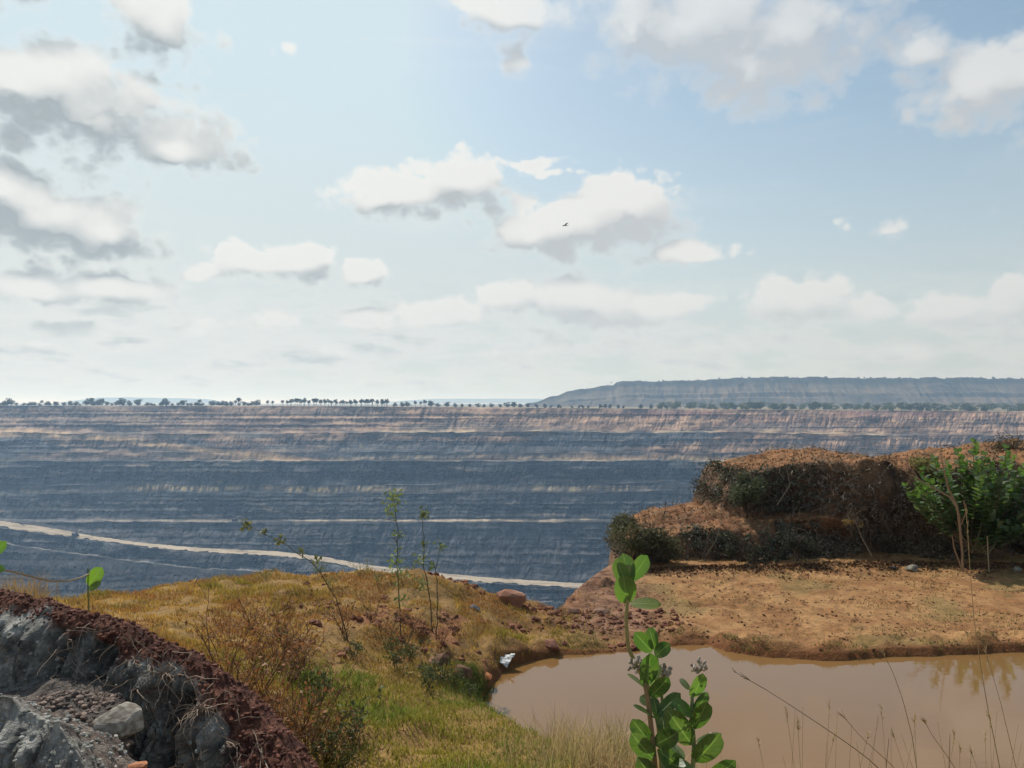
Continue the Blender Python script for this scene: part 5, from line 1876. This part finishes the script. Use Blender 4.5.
# green milkweed bush on the right
bc0 = P(976, 552, 13.9)
root = thing('milkweed_bush', 'big green milkweed bush with pale branching stems on the mound, right', 'bush', bc0)
rng = np.random.RandomState(77)
lb = MB()
stems = [(922, 470), (934, 458), (948, 462), (958, 452), (966, 470), (974, 442), (982, 478), (990, 462), (998, 480), (1007, 448), (1018, 470), (1030, 462), (1042, 480), (1056, 470), (1070, 490),
         (905, 486), (912, 498), (1000, 522), (1012, 528), (1028, 524), (1050, 520), (1064, 505), (1045, 500), (1032, 480), (1022, 515), (990, 512), (960, 512), (1010, 505), (915, 480), (925, 490), (945, 474), (963, 460), (979, 462), (995, 474), (1014, 458), (1022, 480), (1035, 492), (950, 500), (985, 490), (1005, 468), (940, 490), (955, 486), (1000, 500), (1020, 505), (1040, 515), (930, 482), (985, 455), (1012, 485), (970, 480)]
for k, (tx, ty) in enumerate(stems):
    d0 = rng.uniform(-.35, .35)
    tip = P(tx, ty, 13.9 + d0) - bc0
    b = np.array([rng.normal(0, .06), rng.normal(0, .05), 0])
    mid_ = b * .45 + tip * .55 + np.array([0, 0, -.12]) + rng.normal(0, .05, 3) + np.array([tip[0] * .15, 0, 0])
    t = np.linspace(0, 1, 9)[:, None]
    q = (1 - t) ** 2 * b + 2 * t * (1 - t) * mid_ + t ** 2 * tip
    mb = MB()
    mb.tube(q, np.linspace(.016, .006, 9), 5, np.array([0.20, 0.15, 0.09]) * rng.uniform(.6, 1.2))
    mb.build('stem', M_twig, root)
    L = np.linalg.norm(tip)
    n = int(15 + 6 * rng.uniform())
    for i in range(n):
        s_ = 1 - .72 * (i / n)
        a = (1 - s_) ** 2 * b + 2 * s_ * (1 - s_) * mid_ + s_ ** 2 * tip
        for h_ in (0, np.pi):
            th = i * 1.57 + h_ + rng.normal(0, .3)
            dv_ = np.array([math.cos(th), math.sin(th), .35 + .8 * (1 - i / n) * rng.uniform(.4, 1.2)])
            l = rng.uniform(.12, .19) * (.6 + .4 * min(1, i / 3))
            cc = np.array([0.048, 0.100, 0.028]) * rng.uniform(.6, 1.6) if rng.uniform() > .12 else np.array([0.16, 0.20, 0.11])
            v, f, uv = leaf_geo(a, dv_, (0, 0, 1) if abs(dv_[2]) < .9 else (0, -1, .2), l, l * .62, .25, .2, 4, 3)
            lb.add(v, f, cc, uv)
lb.build('foliage', M_mleaf, root, True)
# low bright sprout and the bare dry branch in front of it
root = thing('milkweed_sprout', 'low bright green milkweed sprout in the shade under the big bush', 'plant', P(988, 552, 13.6))
b0 = np.array(root.location)
lb, sb_ = MB(), MB()
for k in range(7):
    tx, ty = rng.uniform(970, 1004), rng.uniform(534, 548)
    tip = P(tx, ty, 13.6 + rng.uniform(-.1, .1)) - b0
    sb_.tube([(0, 0, -.05), tip * .5 + [0, 0, -.03], tip], [.008, .006, .004], 4, (.18, .17, .08))
    for i in range(6):
        th = i * 1.6 + k
        v, f, uv = leaf_geo(tip * (1 - .08 * i), (math.cos(th), math.sin(th), .4), (0, 0, 1), rng.uniform(.08, .13), .075, .25, .2, 4, 3)
        lb.add(v, f, np.array([0.11, 0.21, 0.045]) * rng.uniform(.7, 1.4) if rng.uniform() > .15 else (.35, .28, .06), uv)
sb_.build('stem', M_stem, root)
lb.build('foliage', M_mleaf, root, True)
mb = MB()
bd = lambda a, b, d=13.45: P(a, b, d)
mb.tube([bd(963, 572), bd(962, 550), bd(959, 520), bd(957, 506), bd(948, 488), bd(942, 462), bd(940, 440)], [.018, .02, .022, .018, .013, .008, .004], 6, (0.30, 0.19, 0.11))
mb.tube([bd(957, 508), bd(950, 497), bd(930, 486), bd(915, 477), bd(906, 473)], [.02, .016, .013, .010, .006], 5, (0.30, 0.22, 0.15))
mb.tube([bd(919, 479), bd(914, 472), bd(910, 468)], [.009, .007, .004], 4, (0.28, 0.2, 0.14))
mb.tube([bd(962, 570), bd(954, 548), bd(952, 535)], [.014, .012, .006], 5, (0.30, 0.19, 0.11))
mb.tube([bd(961, 525), bd(966, 512), bd(963, 500)], [.012, .010, .005], 5, (0.30, 0.18, 0.10))
tag(mb.build('dead_branch', M_twig), 'upright bare orange brown dead branch in front of the green bush', 'branch')
mb = MB()
mb.tube([bd(989, 572), bd(988, 555), bd(987, 536)], [.011, .010, .006], 5, (0.36, 0.28, 0.18))
tag(mb.build('dead_stick', M_twig), 'short pale upright stick before the dark hollow under the bush', 'stick')
for k, (pts_, lab) in enumerate([(((706, 556), (716, 540), (722, 520)), 'pale bare twig on the mound face below the shelf'),
                            (((777, 505), (790, 485), (786, 466)), 'bare forked twig hanging on the upper mound face'),
                            (((872, 556), (862, 538), (855, 520)), 'bare twig leaning on the lower mound face near its middle')]):
    mb = MB()
    mb.tube([P(a, b, 14.0 if k != 1 else 15.0) for a, b in pts_], [.012, .009, .004], 4, (0.27, 0.22, 0.16))
    tag(mb.build('bare_twig', M_twig), lab, 'twig')

# ---- tall dry stalks in the right foreground


def stalk(pts, D, rad, label, head=True, col=(0.34, 0.25, 0.13), grp=None):
    q = np.array([P(a, b, D) for a, b in pts])
    b0 = q[0].copy()
    root = thing('grass_stalk', label, 'grass stalk', b0, grp)
    t = np.linspace(0, 1, len(q))
    t5 = np.linspace(0, 1, 12)
    s = np.stack([np.interp(t5, t, q[:, k]) for k in range(3)], -1) - b0
    mb = MB()
    mb.tube(s, np.linspace(rad, rad * .45, 12), 4, col)
    mb.build('stem', M_twig, root)
    if head:
        rng_ = np.random.RandomState(int(abs(pts[-1][0])))
        hb = MB()
        hb.tube([s[-1], s[-2] * .5 + s[-1] * .5, s[-2], s[-3]], [rad * .5, rad * .6, rad * .65, rad * .7], 4, col)
        for k in range(14):
            i = s[-1] + (s[-2] - s[-1]) * rng_.uniform(0, 1)
            e = i + (s[-1] - s[-2]) / np.linalg.norm(s[-1] - s[-2]) * rng_.uniform(.012, .03) + rng_.normal(0, .006, 3)
            hb.tube([i, (i + e) / 2, e], [.0006, .0012, .0004], 3, np.asarray(col) * rng_.uniform(.8, 1.5), cap=False)
        hb.build('seed_head', M_twig, root)
    return root


stalk([(1010, 830), (1000, 768), (986, 700), (975, 630), (970, 570), (966, 505)], 3.4, .0032, 'tallest dry stalk at right, crossing the pond and the mud flat')
stalk([(1030, 830), (1012, 750), (1000, 700), (985, 650)], 3.5, .0026, 'dry stalk right of the tallest, ending at the orange reflections')
stalk([(925, 830), (913, 740), (903, 700), (892, 670), (881, 650)], 3.3, .0026, 'dry stalk with pale nodding head against the far shore of the pond')
stalk([(905, 810), (880, 768), (850, 745), (810, 718), (770, 692), (735, 672)], 3.5, .0022, 'dark stalk leaning far left across the water', True, (0.14, 0.10, 0.06))
stalk([(930, 830), (895, 768), (862, 738), (842, 715)], 3.2, .0022, 'dry stalk with pale head leaning left over the near water')
stalk([(1000, 840), (950, 760), (932, 735), (925, 722)], 3.0, .0022, 'short dry stalk with pale tip just right of the nodding one')
stalk([(884, 830), (886, 768), (889, 738)], 3.0, .0024, 'short dark upright stalk at the lower edge of the pond, left one', False, (0.14, 0.09, 0.05))
stalk([(945, 830), (949, 768), (950, 734)], 3.0, .0024, 'short dark upright stalk at the lower edge, right of the other', False, (0.14, 0.09, 0.05))
for k in range(34):
    bxp = rr_.uniform(770, 1040)
    hgt = rr_.uniform(20, 75)
    ln = rr_.uniform(-35, 25)
    stalk([(bxp, 835), (bxp + ln * .4, 790), (bxp + ln, 778 - hgt)], rr_.uniform(2.9, 3.9), .0016, 'thin blond dry grass stalk rising from the lower right picture edge', k % 2 == 0, (0.36, 0.27, 0.13), 'thin dry stalks at the lower right')

# ------------------------------------------------------------------ soaring bird
bl = P(565, 225.5, 115.0)
mb = MB()
ring = 8
th = np.arange(ring) * 2 * np.pi / ring
sec = [(-.32, .02, .02), (-.24, .05, .045), (-.08, .085, .08), (.08, .08, .075), (.20, .05, .05), (.27, .045, .045), (.33, .02, .02), (.37, .006, .006)]
v = np.array([[(x, math.cos(t) * a, math.sin(t) * b) for t in th] for x, a, b in sec]).reshape(-1, 3)
i = np.arange(len(sec) * ring).reshape(len(sec), ring)
j = np.roll(i, -1, 1)
mb.add(v, [np.stack([i[:-1], i[1:], j[1:], j[:-1]], -1).reshape(-1, 4), i[0][None], i[-1][::-1][None]], (0.03, 0.026, 0.022))
for s in (-1, 1):
    st_ = [(0.04, .14, -.14, .0), (.35, .20, -.12, .06), (.62, .16, -.13, .12), (.78, .04, -.16, .15), (.86, -.06, -.16, .16)]
    w = []
    for y, fx, rx_, z in st_:
        w += [(fx, s * y, z + .012), (rx_, s * y, z + .012), (rx_, s * y, z - .012), (fx, s * y, z - .012)]
    q = np.arange(20).reshape(5, 4)
    r_ = np.roll(q, -1, 1)
    mb.add(w, [np.stack([q[:-1], q[1:], r_[1:], r_[:-1]], -1).reshape(-1, 4), q[0][None], q[-1][None]], (0.028, 0.024, 0.02))
mb.add([(-.28, .05, 0.01), (-.28, -.05, .01), (-.56, -.13, .0), (-.52, 0, 0), (-.56, .13, 0), (-.28, .05, -.01), (-.28, -.05, -.01), (-.56, -.13, -.008), (-.52, 0, -.008), (-.56, .13, -.008)],
       [np.array([[0, 1, 2, 3, 4], [9, 8, 7, 6, 5]]), np.array([[i_, (i_ + 1) % 5, (i_ + 1) % 5 + 5, i_ + 5] for i_ in range(5)])], (0.03, 0.025, 0.02))
o = mb.build('bird', M_feather)
o.location = tuple(bl)
o.rotation_euler = (R(-28), R(-8), R(150))
tag(o, 'dark soaring bird of prey high in the sky before a cloud', 'bird')

# ------------------------------------------------------------------ haze over the pit
import bmesh
bm = bmesh.new()
bmesh.ops.create_cube(bm, size=1.0)
me = bpy.data.meshes.new('haze')
bm.to_mesh(me)
bm.free()
hz_ = bpy.data.objects.new('haze', me)
COL.objects.link(hz_)
hz_.scale = (150000, 60000, 320)
hz_.location = (0, 22000, -240 + 160)
hz_['kind'] = 'stuff'
mh = bpy.data.materials.new('haze')
mh.use_nodes = True
t_ = mh.node_tree
t_.nodes.clear()
oh = t_.nodes.new('ShaderNodeOutputMaterial')
pv = t_.nodes.new('ShaderNodeVolumePrincipled')
pv.inputs['Color'].default_value = (0.45, 0.69, 1.0, 1)
pv.inputs['Absorption Color'].default_value = (1, 1, 1, 1)
pv.inputs['Density'].default_value = 0.00024
pv.inputs['Anisotropy'].default_value = 0.3
t_.links.new(pv.outputs[0], oh.inputs['Volume'])
me.materials.append(mh)
